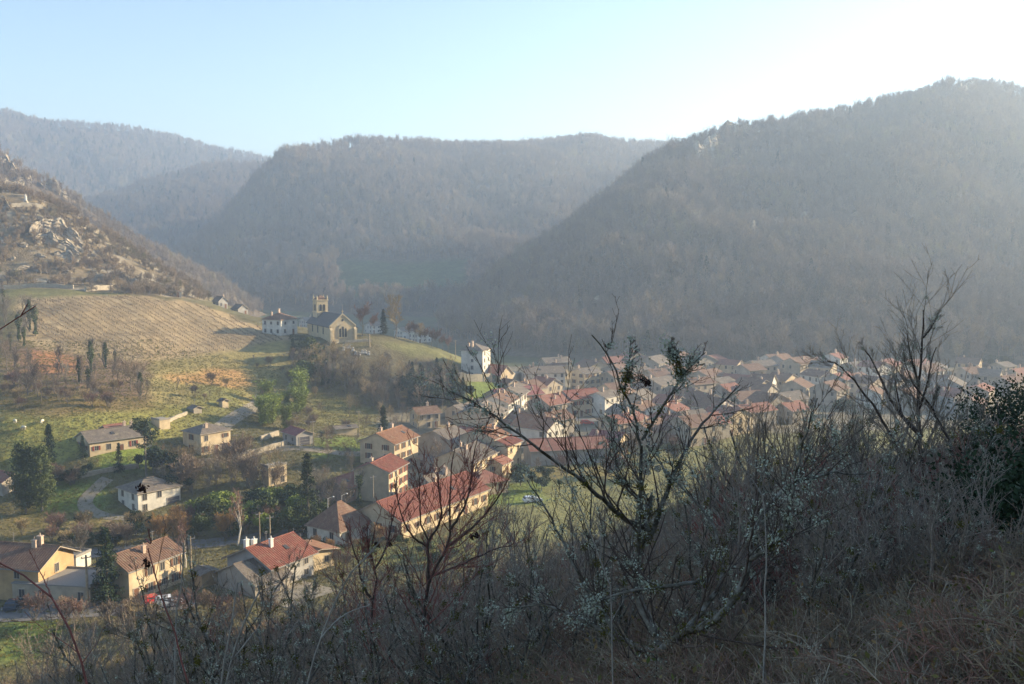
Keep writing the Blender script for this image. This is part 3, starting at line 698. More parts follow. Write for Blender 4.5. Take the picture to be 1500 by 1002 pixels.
# --- tower house, chapel and white house on the church knoll
house('tall square pale house with hip roof and chimneys standing alone on the knoll', (707, 541), 8.6, 8.4, 18, 'A', 10.4, 24, 'white', 'grey', hip=True, chim=3, cols=(2, 1), Y=362)
house('little chapel like building with steep sunlit gable beside the tall square house', (733, 548), 7, 9, 40, 'B', 4.6, 40, 'cream', 'rust', chim=0, cols=(1, 1), Y=362, name='chapel', cat='chapel')
house('white house with hip roof at the top corner of the vineyard', (412, 489), 9, 9.5, 30, 'A', 6.0, 25, 'white', 'brown', hip=True, chim=2, cols=(2, 3), Y=372)
house('dim grey villa behind the crest of the vineyard with steep single roof', (322, 450), 4.6, 4.6, 40, 'B', 3.6, 38, 'grey', 'grey', chim=1, cols=(2, 2), Y=445)
house('dim smaller villa below the steep roofed one behind the vineyard crest', (350, 462), 5, 5, 40, 'B', 3.0, 34, 'grey', 'grey', chim=0, cols=(2, 1), Y=440)
house('small white hut on the edge above the vineyard', (257, 439), 3, 5, 70, 'B', 2.2, 15, 'white', 'brown', chim=0, cols=(1, 1), Y=404, name='hut', cat='hut')
# --- houses on the left slope
house('long cream bungalow with dark roof and a fenced lawn above the tall cypress pair', (132, 672), 15, 9, 48, 'A', 3.6, 22, 'cream', 'grey', chim=2, cols=(5, 2), shut='red')
house('small ochre garden house with red roof behind the long bungalow', (160, 648), 4, 5, 45, 'A', 2.6, 22, 'ochre', 'rust', chim=0, cols=(1, 0), name='garden_house', cat='outhouse')
house('yellow roadside shelter with flat roof beside the pine', (190, 648), 5, 4, 50, 'A', 2.6, 20, 'ochre', 'brown', flat=True, chim=0, cols=(1, 0), name='shelter', cat='shelter')
house('tiny cube shaped pale hut on the green slope', (234, 630), 3, 4, 40, 'A', 2.6, 20, 'cream', 'grey', flat=True, chim=0, cols=(0, 0), name='hut', cat='hut')
house('tiny pump hut beside the top of the lane', (326, 598), 2, 2, 40, 'B', 2.2, 25, 'cream', 'brown', chim=0, cols=(0, 0), name='hut', cat='hut')
house('little stone ruin at the end of the dry stone wall', (284, 607), 2.5, 2.5, 40, 'B', 1.6, 20, 'stone', 'grey', chim=0, cols=(0, 0), name='hut', cat='hut')
house('two storey cream villa with grey hip roof and garage beside the lane', (295, 668), 8.5, 8, 40, 'A', 5.4, 20, 'cream', 'grey', hip=True, chim=1, shut='brown', cols=(3, 1))
house('low grey workshop with crimson roof and white garage front', (434, 653), 5, 7.5, 50, 'B', 2.9, 22, 'grey', 'plum', chim=0, cols=(1, 2), gar=True, name='workshop', cat='workshop')
house('low pale shed with open end beside the power pole', (493, 637), 6, 4, 62, 'A', 2.4, 12, 'cream', 'grey', chim=0, cols=(0, 0), name='shed', cat='shed')
house('white bungalow over a blue garage door at the end of the curved drive', (203, 754), 10, 9, 42, 'A', 4.6, 22, 'white', 'grey', hip=True, chim=0, cols=(3, 2), gar=True)
house('roofless cream ruin with tall window gaps among the bare trees', (394, 714), 5, 3, 42, 'A', 4.6, 20, 'cream', 'brown', flat=True, chim=0, cols=(2, 0), cat='ruin', name='ruin', door=False)
house('pale stone cottage half out of view left of the tall cypress pair', (4, 728), 6, 10, 30, 'B', 3.2, 25, 'stone', 'rust', chim=0, cols=(1, 2))
house('flat white store block on the terrace behind the beige annex', (112, 838), 4, 6, 15, 'B', 2.6, 12, 'white', 'grey', flat=True, chim=0, cols=(0, 0), name='store', cat='shed')
# --- far rooftops in the haze: only their place tells them apart
rr = random.Random(5)
FARH = [(965,552),(1000,545),(1050,542),(1015,566),(1040,568),(968,588),(1018,588),(1092,578),(1105,588),(1128,586),(985,612),(1034,612),(992,632),(950,606),(1172,556),(1216,562),
        (1150,548),(1147,612),(1312,585),(1357,568),(1252,554),(1285,560),(1432,548),(1472,553),(1448,590),(1396,606),(1480,580),(1422,568),(1078,552),(1110,556),(935,562),(930,580),(940,624),(1068,596),(1180,590),(1200,574),(1238,580),
        (1340,552),(1386,556),(1390,580),(1496,565),(1070,620),(920,545),(945,548),(1340,604),(1290,600),(1440,612),(1130,545),(1020,552),(1260,572),(960,566),(985,560),(1060,584),(1085,606),(1005,600),(1045,628),(960,640),(915,628),(925,600),(1120,600),(1150,575),(1225,596),(1160,622),(1310,556),(1410,586),(1462,570),(1365,588),(1330,578),(1198,548),(1230,545),(1275,588),(1098,566),(900,575),(912,560),(930,648),(958,656),(985,648),(1012,655),(1040,646),(1066,640),(1095,632),(1122,622),(905,652),(1008,640)]
for i, (px, py) in enumerate(FARH):
    if py > 600: lab, grp = 'hazy house on the near edge of the lower village', 'hazy near edge houses'
    elif py > 564: lab, grp = 'hazy house in the crowded middle of the lower village', 'hazy middle houses'
    else: lab, grp = 'hazy house in the last row along the mountain foot', 'hazy last row houses'
    wc = rr.choice(['cream', 'beige', 'stone', 'beige', 'stone', 'white', 'grey']); rc = rr.choice(['brown', 'rust', 'grey', 'brown', 'grey', 'brown', 'rust', 'brown'])
    lab = lab.replace('hazy house', 'hazy %s house with %s roof' % (wc if wc != 'stone' else 'drab', {'rust': 'rusty red'}.get(rc, rc)))
    house(lab, (px, py), rr.uniform(8, 13), rr.uniform(8, 11), rr.choice([30, 40, 50, 60]) + rr.uniform(-8, 8), rr.choice('AAB'), rr.uniform(4, 6.5), rr.uniform(20, 28), wc, rc, chim=rr.choice([0, 1, 2]), group=grp, far=True)
for px, py, Y in [(385,447,620),(412,449,640),(432,455,600),(448,445,680),(545,468,640),(590,478,600),(612,482,580)]:
    house('blue hazy house in the shaded valley behind the church', (px, py), 10, 9, 50, 'A', 5, 24, 'white', 'grey', chim=1, group='houses in the shaded valley', Y=Y, far=True)
# --- church
ST = mat('church_stone', (0.60, 0.49, 0.31), (0.47, 0.38, 0.24), 0.8, 0.95, 0.4, 4.0, detail=8)
SLATE = mat('church_slate', (0.16, 0.145, 0.13), (0.11, 0.10, 0.095), 1.5, 0.8)
ch = empty('church', on(494, 366), pi / 2 - radians(150)); tag(ch, 'stone village church with square belfry and traceried gable end on the knoll', 'church')
# local +X points out of the lit gable (towards right front), nave runs back along -X
def cwall(m, x0, x1, w, e, r):
    y = w / 2
    m.add([(x0,-y,-3),(x1,-y,-3),(x1,y,-3),(x0,y,-3),(x0,-y,e),(x1,-y,e),(x1,y,e),(x0,y,e)], [(0,1,5,4),(1,2,6,5),(2,3,7,6),(3,0,4,7)])
    m.add([(x0,-y,e),(x0,y,e),(x0,0,r),(x1,-y,e),(x1,y,e),(x1,0,r)], [(0,2,1),(3,4,5)])
m = MB(); cwall(m, -20, 6, 9.2, 5.0, 9.0); m.build('nave_wall', ST, ch)
m = MB()
for sg in (-1, 1):
    m.add([(-20.3,0,9.15),(5.6,0,9.15),(5.6,sg*5.2,4.6),(-20.3,sg*5.2,4.6),(-20.3,0,8.95),(5.6,0,8.95),(5.6,sg*5.2,4.4),(-20.3,sg*5.2,4.4)], [(0,1,2,3),(4,5,6,7),(2,3,7,6),(0,3,7,4)])
m.build('roof', SLATE, ch)
m = MB()
for sg in (-1, 1): m.add([(5.6,0,9.6),(6.25,0,9.6),(6.25,sg*5.1,5.15),(5.6,sg*5.1,5.15),(5.6,0,9.1),(6.25,0,9.1),(6.25,sg*5.1,4.65),(5.6,sg*5.1,4.65)], [(0,1,2,3),(4,5,6,7),(1,2,6,5),(0,3,7,4),(2,3,7,6)])
m.build('gable_coping', ST, ch)
MB().box(5.85, 6.05, -0.12, 0.12, 9.6, 10.7).box(5.85, 6.05, -0.4, 0.4, 10.15, 10.38).build('gable_cross', ST, ch)
def arch(w, h, n=7):
    a = np.linspace(0, pi, n)
    return [(-w/2, 0), (w/2, 0)] + [(w/2*math.cos(t), h - w/2 + w/2*math.sin(t)*1.25) for t in a]
def arch_panel(name, w, h, parent, loc, rz, mt, th=0.12):
    pr = arch(w, h); n = len(pr); m = MB()
    V = [(x, -th, z) for x, z in pr] + [(x, 0.02, z) for x, z in pr]
    m.add(V, [tuple(range(n))]); m.add(V, [(i, (i+1) % n, n+(i+1) % n, n+i) for i in range(n)])
    o = m.build(name, mt, parent); o.location = loc; o.rotation_euler = (0, 0, rz); return o
g = arch_panel('arch_window', 3.6, 4.6, ch, (6.0, 0, 0.6), pi/2, ST, 0.25)
for yy, hh in ((-1.05, 3.1), (0, 3.8), (1.05, 3.1)): arch_panel('pane', 0.7, hh, g, (yy, -0.26, 0.35), 0, GLASS, 0.05)
MB().add(*[np.array([(6.06, 0.45*math.cos(t), 7.1+0.45*math.sin(t)) for t in np.linspace(0, 2*pi, 10)[:-1]]), [tuple(range(9))]]).build('round_window', GLASS, ch)
for sg in (-1, 1):
    b = MB().box(5.7, 7.0, sg*4.6-0.45, sg*4.6+0.45, -3, 3.6); b.add([(5.7,sg*4.6-0.45,3.6),(7.0,sg*4.6-0.45,3.6),(5.7,sg*4.6+0.45,3.6),(7.0,sg*4.6+0.45,3.6),(5.7,sg*4.6-0.45,4.6),(5.7,sg*4.6+0.45,4.6)], [(0,1,5-1,4),(1,3,5,4),(2,3,5,5)]); b.build('buttress', ST, ch)
    for xx in (-14, -8, -2):
        arch_panel('side_window', 1.1, 2.6, ch, (xx, sg*4.6, 1.6), 0 if sg < 0 else pi, GLASS, 0.06)
# tower
tc_ = (-16.5, -0.5); tw = 2.2
m = MB().box(tc_[0]-tw, tc_[0]+tw, tc_[1]-tw, tc_[1]+tw, -3, 13.4); m.build('belfry_wall', ST, ch)
for zz in (8.6, 13.2): MB().box(tc_[0]-tw-0.22, tc_[0]+tw+0.22, tc_[1]-tw-0.22, tc_[1]+tw+0.22, zz, zz+0.35).build('string_course', ST, ch)
for ang, dx, dy in ((pi/2, 1, 0), (0, 0, -1), (pi, 0, 1), (-pi/2, -1, 0)):
    for o_ in (-0.7, 0.7):
        px_ = tc_[0] + dx*(tw+0.01) + (o_ if dx == 0 else 0); py_ = tc_[1] + dy*(tw+0.01) + (o_ if dy == 0 else 0)
        arch_panel('belfry_opening', 0.85, 2.4, ch, (px_, py_, 9.3), ang, GLASS, 0.08)
    o = MB().lathe([(0.0, -0.06), (0.42, -0.06), (0.42, 0.02)], 12).build('round_opening', GLASS, ch)
    o.location = (tc_[0] + dx*tw, tc_[1] + dy*tw, 12.5); o.rotation_euler = (pi/2, 0, ang)
for sx in (-1, 1):
    for sy in (-1, 1):
        MB().lathe([(0.26, 13.5), (0.26, 14.1), (0.3, 14.15), (0.06, 15.3), (0.0, 15.4)], 6, (tc_[0]+sx*(tw-0.2), tc_[1]+sy*(tw-0.2), 0)).build('pinnacle', ST, ch)
MB().add([(tc_[0]-tw,tc_[1]-tw,13.56),(tc_[0]+tw,tc_[1]-tw,13.56),(tc_[0]+tw,tc_[1]+tw,13.56),(tc_[0]-tw,tc_[1]+tw,13.56),(tc_[0],tc_[1],15.4)], [(0,1,4),(1,2,4),(2,3,4),(3,0,4)]).build('tower_roof', ROOF['brown'], ch)
MB().box(tc_[0]-0.05, tc_[0]+0.05, tc_[1]-0.05, tc_[1]+0.05, 15.2, 17.0).box(tc_[0]-0.05, tc_[0]+0.05, tc_[1]-0.4, tc_[1]+0.4, 16.4, 16.5).build('tower_cross', ZINC, ch)
m = MB(); m.box(-12, -4, 4.6, 9.5, -3, 3.4); m.build('aisle_wall', ST, ch)
MB().add([(-12.3,4.5,5.0),(-3.7,4.5,5.0),(-3.7,9.9,3.3),(-12.3,9.9,3.3),(-12.3,4.5,4.8),(-3.7,4.5,4.8),(-3.7,9.9,3.1),(-12.3,9.9,3.1)], [(0,1,2,3),(4,5,6,7),(2,3,7,6),(0,3,7,4),(1,2,6,5)]).build('aisle_roof', SLATE, ch)
# ------------------------------------------------------------------ roads, walls, vineyard
ASPH = mat('asphalt_pale', (0.20, 0.19, 0.18), (0.15, 0.145, 0.14), 0.6, 0.95, 0.2, 8.0, detail=8)
GRAV = mat('gravel_track', (0.30, 0.26, 0.20), (0.22, 0.19, 0.14), 0.8, 0.95, 0.3, 6.0, detail=8)
def smooth_line(P, step=2.0):
    P = np.asarray(P, float)
    for _ in range(3):
        Q = np.empty((2 * len(P) - 2 + 0, P.shape[1])); Q[0::2] = P[:-1] * 0.75 + P[1:] * 0.25; Q[1::2] = P[:-1] * 0.25 + P[1:] * 0.75
        P = np.concatenate([P[:1], Q, P[-1:]])
    d = np.concatenate([[0], np.cumsum(np.linalg.norm(np.diff(P[:, :2], axis=0), axis=1))])
    t = np.arange(0, d[-1], step)
    return np.stack([np.interp(t, d, P[:, i]) for i in range(P.shape[1])], -1)
def road(name, pix, w, m, ymin=125, lift=0.07, kerb=False):
    L = smooth_line([gp(a, b, ymin)[:2] for a, b in pix], 1.0)
    T = np.gradient(L, axis=0); T /= np.linalg.norm(T, axis=1, keepdims=True); Nn = np.stack([-T[:, 1], T[:, 0]], -1)
    o = np.linspace(-w / 2, w / 2, 7)
    X = L[:, None] + Nn[:, None] * (o[None, :, None] + fbm(np.arange(len(L)) / 6.0, np.zeros(len(L)), 4)[:, None, None] * 0.5)
    Z = gz(X[..., 0], X[..., 1]) + lift
    P = np.concatenate([X, Z[..., None]], -1)
    return tag(grid_mesh(name, P, None, m), kind='structure')
road('road', [(-60,905),(0,902),(60,899),(140,893),(220,889),(290,880)], 7, ASPH)
road('road', [(60,818),(140,811),(200,805),(300,797),(380,788),(440,780),(490,772),(540,752),(600,738),(650,722),(690,716)], 6, ASPH)
road('road', [(690,716),(712,670),(722,650),(752,625),(775,608),(800,600),(850,618),(930,612)], 4.5, ASPH)
road('lane', [(300,652),(318,632),(345,612),(372,598),(388,580)], 4.5, GRAV)
road('drive', [(158,702),(140,716),(126,730),(124,742),(140,754),(170,759),(200,760)], 3.2, GRAV)
road('lane', [(340,672),(390,660),(430,656),(470,660),(520,668),(570,660),(640,645)], 4.0, GRAV)
road('yard', [(395,884),(430,872),(470,858)], 9, GRAV)
road('footpath', [(1240,690),(1300,668),(1350,655),(1420,640)], 2.6, mat('path_pale_grass', (0.26, 0.22, 0.12), (0.18, 0.15, 0.08), 1.5, 0.95), ymin=18)
DRY = mat('dry_stone', (0.46, 0.40, 0.30), (0.30, 0.26, 0.20), 1.2, 0.95, 0.6, 3.0, detail=8)
def stone_wall(pix, h, label, th=0.5, ymin=125, m=None):
    L = smooth_line([gp(a, b, ymin)[:2] for a, b in pix], 0.9)
    T = np.gradient(L, axis=0); T /= np.linalg.norm(T, axis=1, keepdims=True) + 1e-9; Nn = np.stack([-T[:, 1], T[:, 0]], -1)
    z = gz(L[:, 0], L[:, 1]); hh = h * (1 + 0.35 * fbm(np.arange(len(L)) / 2.2, np.zeros(len(L)), int(pix[0][0])))
    A, B = L + Nn * th / 2, L - Nn * th / 2
    R = np.stack([np.c_[A, z - 0.6], np.c_[A, z + hh], np.c_[B, z + hh], np.c_[B, z - 0.6]], 1)
    n = len(L); idx = np.arange(n * 4).reshape(n, 4)
    F = np.concatenate([np.stack([idx[:-1, j], idx[1:, j], idx[1:, j + 1], idx[:-1, j + 1]], -1) for j in range(3)])
    mb = MB().add(R.reshape(-1, 3), F); mb.add(R.reshape(-1, 3), np.array([idx[0], idx[-1]]))
    return tag(mb.build('stone_wall', m or DRY), label, 'wall')
stone_wall([(362,668),(395,661),(424,651)], 1.3, 'long dry stone garden wall beside the lane to the crimson roofed workshop')
stone_wall([(382,646),(410,637)], 1.3, 'short dry stone wall above the crimson roofed workshop')
stone_wall([(244,620),(262,612),(276,606)], 0.9, 'crumbling pale stone wall below the little stone ruin')
stone_wall([(648,556),(700,560),(735,560),(765,556)], 2.6, 'high retaining wall under the tall square pale house', 0.8)
stone_wall([(648,575),(668,592),(676,600)], 1.6, 'dark garden wall running down the green bank', 0.5)
stone_wall([(100,705),(130,698),(165,692),(205,686)], 1.0, 'low white edged wall along the lawn under the bungalow')
stone_wall([(270,682),(330,676),(362,670)], 1.0, 'low wall along the lane under the cream villa')
stone_wall([(5,424),(60,421),(110,423)], 1.5, 'terrace wall at the head of the vineyard under the bluff', 0.8)
stone_wall([(125,427),(165,424)], 1.8, 'short mossy terrace wall right of the long vineyard terrace', 0.8)
stone_wall([(505,503),(545,501)], 0.9, 'churchyard wall in front of the church gable')
# vineyard rows
POLE = mat('pole_wood', (0.42, 0.34, 0.23), (0.3, 0.24, 0.16), 3.0, 0.9)
VINE = mat('vine_wood', (0.17, 0.125, 0.085), (0.12, 0.085, 0.06), 4.0, 0.95)
rs0 = random.Random(9)
VPOLY = [(38,440),(180,434),(300,449),(425,497),(335,514),(210,526),(118,512),(60,498)]
def vine_row(i, p0, p1):
    a, b = gp(*p0, 280), gp(*p1, 280)
    n = int(np.linalg.norm((b - a)[:2]) / 0.6)
    if n < 6: return
    t = np.linspace(0, 1, n)[:, None]; X = a[:2] * (1 - t) + b[:2] * t + rng.normal(0, 0.08, (n, 2)); z = gz(X[:, 0], X[:, 1])
    hgt = rng.uniform(0.35, 0.6, n)
    P = np.stack([np.c_[X, z - 0.1], np.c_[X + rng.normal(0, 0.1, (n, 2)), z + hgt * 0.55], np.c_[X + rng.normal(0, 0.16, (n, 2)), z + hgt]], 1)
    R = np.tile([0.09, 0.075, 0.05], (n, 1))
    c, cr = kids(P, R, 3, 0.8, 0.6, 3, 0.3, rng, 0.45, rr=0.6)
    o0 = np.array([a[0], a[1], 0.0])
    e = empty('vine_row', o0); tag(e, 'row of pruned leafless vines running down the tan vineyard slope', 'vine row', 'vine rows on the sunny slope')
    v = MB().add(*tubes(P - o0, R, 4)).add(*tubes(c - o0, np.maximum(cr, 0.022), 3)).build('vine', VINE, e); tag(v, kind='stuff')
    wire = np.c_[X, z + 0.95][None] - o0
    MB().add(*tubes(wire, np.full((1, n), 0.012), 3)).build('trellis_wire', ZINC, e)
    for q in (0, -1): MB().lathe([(0.06, -0.3), (0.06, 1.3), (0, 1.32)], 6, np.r_[X[q], z[q]] - o0).build('post', POLE, e)
for i in range(42):
    x0 = -60 + i * 11.5 + rs0.uniform(-1.5, 1.5)
    ts = np.linspace(0, 1, 160); lx = x0 + ts * 190; ly = 428 + ts * 104
    ins = inpoly(lx, ly, VPOLY)
    if ins.sum() < 20: continue
    k = np.nonzero(ins)[0]
    vine_row(i, (lx[k[0]], ly[k[0]]), (lx[k[-1]], ly[k[-1]]))
# ------------------------------------------------------------------ trees of the middle distance
TWG = {k: mat('twig_' + k, c, tuple(v * 0.7 for v in c), 2.0, 0.95, rand=0.25) for k, c in [('brown', (0.24, 0.18, 0.13)), ('red', (0.26, 0.155, 0.12)), ('grey', (0.21, 0.185, 0.15)), ('ochre', (0.33, 0.25, 0.13)), ('dark', (0.13, 0.10, 0.08)), ('orange', (0.36, 0.22, 0.09))]}
TRK = {'grey': mat('trunk_grey', (0.22, 0.19, 0.15), (0.13, 0.11, 0.09), 4.0, 0.95), 'white': mat('trunk_birch', (0.62, 0.57, 0.48), (0.4, 0.36, 0.3), 3.0, 0.8)}
LEAF = {k: mat('leaf_' + k, c, tuple(v * 0.6 for v in c), 1.2, 0.75, rand=0.2) for k, c in [('dark', (0.032, 0.055, 0.022)), ('spruce', (0.045, 0.065, 0.028)), ('cypress', (0.10, 0.125, 0.04)), ('bright', (0.23, 0.29, 0.05)), ('ivy', (0.085, 0.115, 0.035)), ('pine', (0.06, 0.085, 0.035)), ('olive', (0.13, 0.12, 0.04))]}
def bare_proto(name, h, w, seed, tw, trk='grey', stems=1, slim=False, dens=6, tmin=0.016):
    rg = np.random.default_rng(seed)
    tr = np.zeros((stems, 6, 3)); tr[:, :, 2] = np.linspace(0, h * (0.7 if stems == 1 else 0.85), 6)
    tr[:, 1:, :2] = rg.normal(0, 0.028 * h, (stems, 5, 2)).cumsum(1)
    if stems > 1:
        a = rg.uniform(0, 6.28, stems); q = rg.uniform(0.2, 0.75, stems) * w * 0.5
        tr[:, :, 0] += np.cos(a)[:, None] * q[:, None] * np.linspace(0.1, 1, 6); tr[:, :, 1] += np.sin(a)[:, None] * q[:, None] * np.linspace(0.1, 1, 6)
    trr = np.tile(np.linspace(0.019 * h, 0.005 * h, 6), (stems, 1)) / (1 if stems == 1 else 1.8)
    e = empty(name)
    P1, R1 = kids(tr, trr, 9 if stems == 1 else 5, 0.45 if slim else 0.75, w / h * (1 if stems == 1 else 0.55), 5, 0.3, rg, 0.28)
    if stems == 1:
        Pb, Rb = kids(tr, trr, 5, 0.45, w / h * 1.2, 5, 0.4, rg, 0.8); P1 = np.concatenate([P1, Pb]); R1 = np.concatenate([R1, Rb])
    P2, R2 = kids(P1, R1, 6, 0.7, 0.5, 4, 0.2, rg, 0.2)
    P3, R3 = kids(P2, R2, dens, 0.65, 0.6, 3, 0.15, rg, 0.25)
    MB().add(*tubes(tr, trr, 6)).add(*tubes(P1, np.maximum(R1, 0.02), 4)).build('trunk', TRK[trk], e)
    MB().add(*tubes(P2, np.maximum(R2, tmin * 1.2), 3)).add(*tubes(P3, np.maximum(R3, tmin), 3)).build('crown', TWG[tw], e)
    return e
def blob_proto(name, h, w, seed, lf, n=2600, size=0.22, lobes=7, trunk=True, base=0.1):
    rg = np.random.default_rng(seed); e = empty(name)
    c = np.stack([rg.normal(0, w * 0.2, lobes), rg.normal(0, w * 0.2, lobes), rg.uniform(base + 0.15, 0.85, lobes) * h], -1); r = rg.uniform(0.2, 0.36, lobes) * w
    k = rg.integers(0, lobes, n); d = rg.normal(size=(n, 3)); d /= np.linalg.norm(d, axis=1, keepdims=True)
    P = c[k] + d * (r[k] * rg.uniform(0.35, 1.12, n))[:, None] * np.array([1, 1, h / w * 0.8]); P = P[P[:, 2] > 0.05]
    if trunk: MB().add(*tubes(np.array([[(0, 0, -0.3), (0.05, 0, h * 0.4), (0, 0.1, h * 0.8)]]), np.array([[0.14, 0.1, 0.04]]) * h / 5, 6)).build('trunk', TRK['grey'], e)
    MB().add(*cards(P, size, rg)).build('crown', LEAF[lf], e)
    return e
def spruce_proto(name, h, w, seed, lf, n=46, size=0.26, cyl=False, bare=0.06, dens=30):
    rg = np.random.default_rng(seed); e = empty(name)
    MB().add(*tubes(np.array([[(0, 0, -0.4), (0.03, 0, h * 0.5), (0, 0.04, h)]]), np.array([[0.02, 0.013, 0.003]]) * h, 6)).build('trunk', TRK['grey'], e)
    t = np.sort(rg.uniform(bare, 0.99, n * 3)); a = rg.uniform(0, 2 * pi, n * 3)
    L = w / 2 * ((1 - t) ** (0.8 if not cyl else 0.4) * (1 if not cyl else np.clip(0.45 + t * 1.6, 0, 1))) * rg.uniform(0.65, 1.12, n * 3) + 0.12
    s = rg.uniform(0.15, 1, (n * 3, dens)); droop = (0.22 if not cyl else -0.6)
    P = np.stack([np.cos(a)[:, None] * L[:, None] * s, np.sin(a)[:, None] * L[:, None] * s, t[:, None] * h - droop * L[:, None] * s ** 1.5], -1).reshape(-1, 3)
    P += rg.normal(0, 0.10 + 0.02 * w, P.shape)
    MB().add(*cards(P, size, rg, 0.35)).build('crown', LEAF[lf], e)
    return e
def pine_proto(name, h, w, seed):
    rg = np.random.default_rng(seed); e = empty(name)
    tr = np.array([[(0, 0, -0.4), (0.1, 0, h * 0.4), (-0.1, 0.1, h * 0.75), (0, 0, h)]]); trr = np.array([[0.2, 0.16, 0.1, 0.03]])
    P1, R1 = kids(tr, trr, 16, 1.1, w / h * 0.5, 4, 0.1, rg, 0.42)
    MB().add(*tubes(tr, trr, 6)).add(*tubes(P1, R1, 4)).build('trunk', TRK['grey'], e)
    k = rg.integers(0, len(P1), 2400); q = P1[k, rg.integers(1, 4, 2400)] + rg.normal(0, 0.36, (2400, 3)) * np.array([1, 1, 0.5])
    MB().add(*cards(q, 0.28, rg, 0.35)).build('crown', LEAF['pine'], e)
    return e
def ivy_proto(name, h, seed):
    e = bare_proto(name, h, h * 0.4, seed, 'grey', slim=True, dens=4); rg = np.random.default_rng(seed)
    n = 1000; t = rg.uniform(0.05, 0.8, n); a = rg.uniform(0, 6.28, n); r = rg.uniform(0.1, 0.75, n) * (0.7 + 0.5 * np.sin(t * 9 + seed)) * h / 9
    P = np.stack([np.cos(a) * r, np.sin(a) * r, t * h], -1)
    MB().add(*cards(P, 0.2, rg)).build('ivy', LEAF['ivy'], e)
    return e
def bamboo_proto(name, h, seed):
    rg = np.random.default_rng(seed); e = empty(name); n = 26
    a = rg.uniform(0, 6.28, n); q = rg.uniform(0.1, 1.0, n) * h * 0.12; ln = rg.uniform(0.25, 1, n) * h * 0.25
    s = np.linspace(0, 1, 6)
    P = np.stack([np.cos(a)[:, None] * (q[:, None] + ln[:, None] * s ** 3), np.sin(a)[:, None] * (q[:, None] + ln[:, None] * s ** 3), (rg.uniform(0.75, 1, n) * h)[:, None] * (s - 0.12 * s ** 4)], -1)
    MB().add(*tubes(P, np.full((n, 6), 0.035), 4)).build('trunk', LEAF['olive'], e)
    k = rg.integers(0, n, 2200); f = rg.integers(1, 6, 2200); C = P[k, f] + rg.normal(0, 0.33, (2200, 3))
    MB().add(*cards(C, 0.27, rg, 0.3)).build('crown', LEAF['bright'], e)
    return e
PROTO = {}
def proto(key, fn):
    PROTO[key] = fn
    return fn
def place(key, px, py, hpx=None, Y=None, label=None, cat='tree', group=None, s=None, h0=None, ymin=125, rg=random.Random(3)):
    src = PROTO[key]
    C = gp(px, py, ymin) if Y is None else on(px, Y)
    if 'used' in src: o = copy_tree(src)
    else: o = src; o['used'] = 1
    if s is None: s = hpx / FPX * C[1] / src['h0']
    o.location = tuple(float(v) for v in C); o.rotation_euler = (0, 0, rg.uniform(0, 6.28)); k = rg.uniform(0.9, 1.12); o.scale = (s * k, s * k, s)
    tag(o, label, cat, group)
    return o
def reg(key, e, h): e['h0'] = h; PROTO[key] = e
for i in range(3):
    reg(f'round{i}', bare_proto('bare_tree', 8, 6.5, 200 + i, ['brown', 'grey', 'ochre'][i]), 8)
    reg(f'tall{i}', bare_proto('bare_tree', 10, 4.5, 210 + i, ['grey', 'brown', 'dark'][i], slim=True), 10)
    reg(f'shrub{i}', bare_proto('bare_shrub', 3.5, 3.6, 220 + i, ['brown', 'red', 'ochre'][i], stems=9, dens=5), 3.5)
    reg(f'green{i}', blob_proto('evergreen_shrub', 4.5, 4.5, 230 + i, ['ivy', 'dark', 'bright'][i]), 4.5)
    reg(f'ivy{i}', ivy_proto('ivy_tree', 9, 240 + i), 9)
    reg(f'bamboo{i}', bamboo_proto('bamboo_clump', 7, 260 + i), 7)
reg('dense0', bare_proto('bare_tree', 8, 6, 290, 'red', dens=11, tmin=0.03), 8)
reg('dense1', bare_proto('bare_tree', 8, 6, 291, 'ochre', dens=11, tmin=0.03), 8)
reg('birch0', bare_proto('birch_tree', 10, 4.5, 250, 'red', 'white', slim=True), 10)
reg('orange0', bare_proto('bare_shrub', 4, 4, 252, 'orange', stems=12, dens=6), 4)
reg('cypress0', spruce_proto('cypress_tree', 14, 7.4, 270, 'cypress', n=80, cyl=True, size=0.3), 14)
reg('spruce0', spruce_proto('spruce_tree', 14, 6.0, 271, 'spruce'), 14)
reg('spruce1', spruce_proto('spruce_tree', 12, 5.5, 272, 'dark'), 12)
reg('pine0', pine_proto('pine_tree', 11, 7.5, 273), 11)
# single trees the photograph picks out
place('cypress0', 38, 752, 105, label='broad dark evergreen, the left one of the tall cypress pair', group=None)
place('cypress0', 62, 750, 98, label='lighter sunlit evergreen, the right one of the tall cypress pair')
place('spruce1', 74, 700, 78, label='dark shaggy conifer behind the tall cypress pair')
place('pine0', 214, 702, 78, label='open crowned pine with bare stem above the curved drive')
place('spruce1', 122, 672, 34, label='slim dark conifer against the cream bungalow')
place('spruce0', 175, 694, 46, label='thin grey green conifer on the bungalow lawn')
place('spruce0', 452, 782, 122, label='tall sparse spruce beside the road among green shrubs')
place('spruce1', 562, 662, 68, label='dark blue conifer beside the half hidden cream house')
place('spruce1', 158, 888, 118, label='dark pointed conifer between the beige annex and the narrow pale house')
place('birch0', 348, 800, 88, label='white stemmed birch behind the red roofed house')
place('birch0', 272, 832, 78, label='slender birch between the road and the narrow pale house')
place('dense0', 531, 500, 40, label='round bare tree close to the right of the church gable', Y=372)
place('dense1', 578, 502, 52, label='largest round bare tree on the church knoll', Y=376)
place('spruce1', 562, 503, 38, label='dark conifer pressed against the largest round knoll tree', Y=377)
place('round1', 122, 830, 62, label='bare tree with bushy top behind the flat white store block')
place('round2', 405, 716, 58, label='bare tree standing over the roofless cream ruin')
place('orange0', 258, 800, 44, label='rust coloured leafless bush beside the road bend', cat='shrub')
place('orange0', 230, 795, 34, label='smaller rust coloured bush left of the big one', cat='shrub')
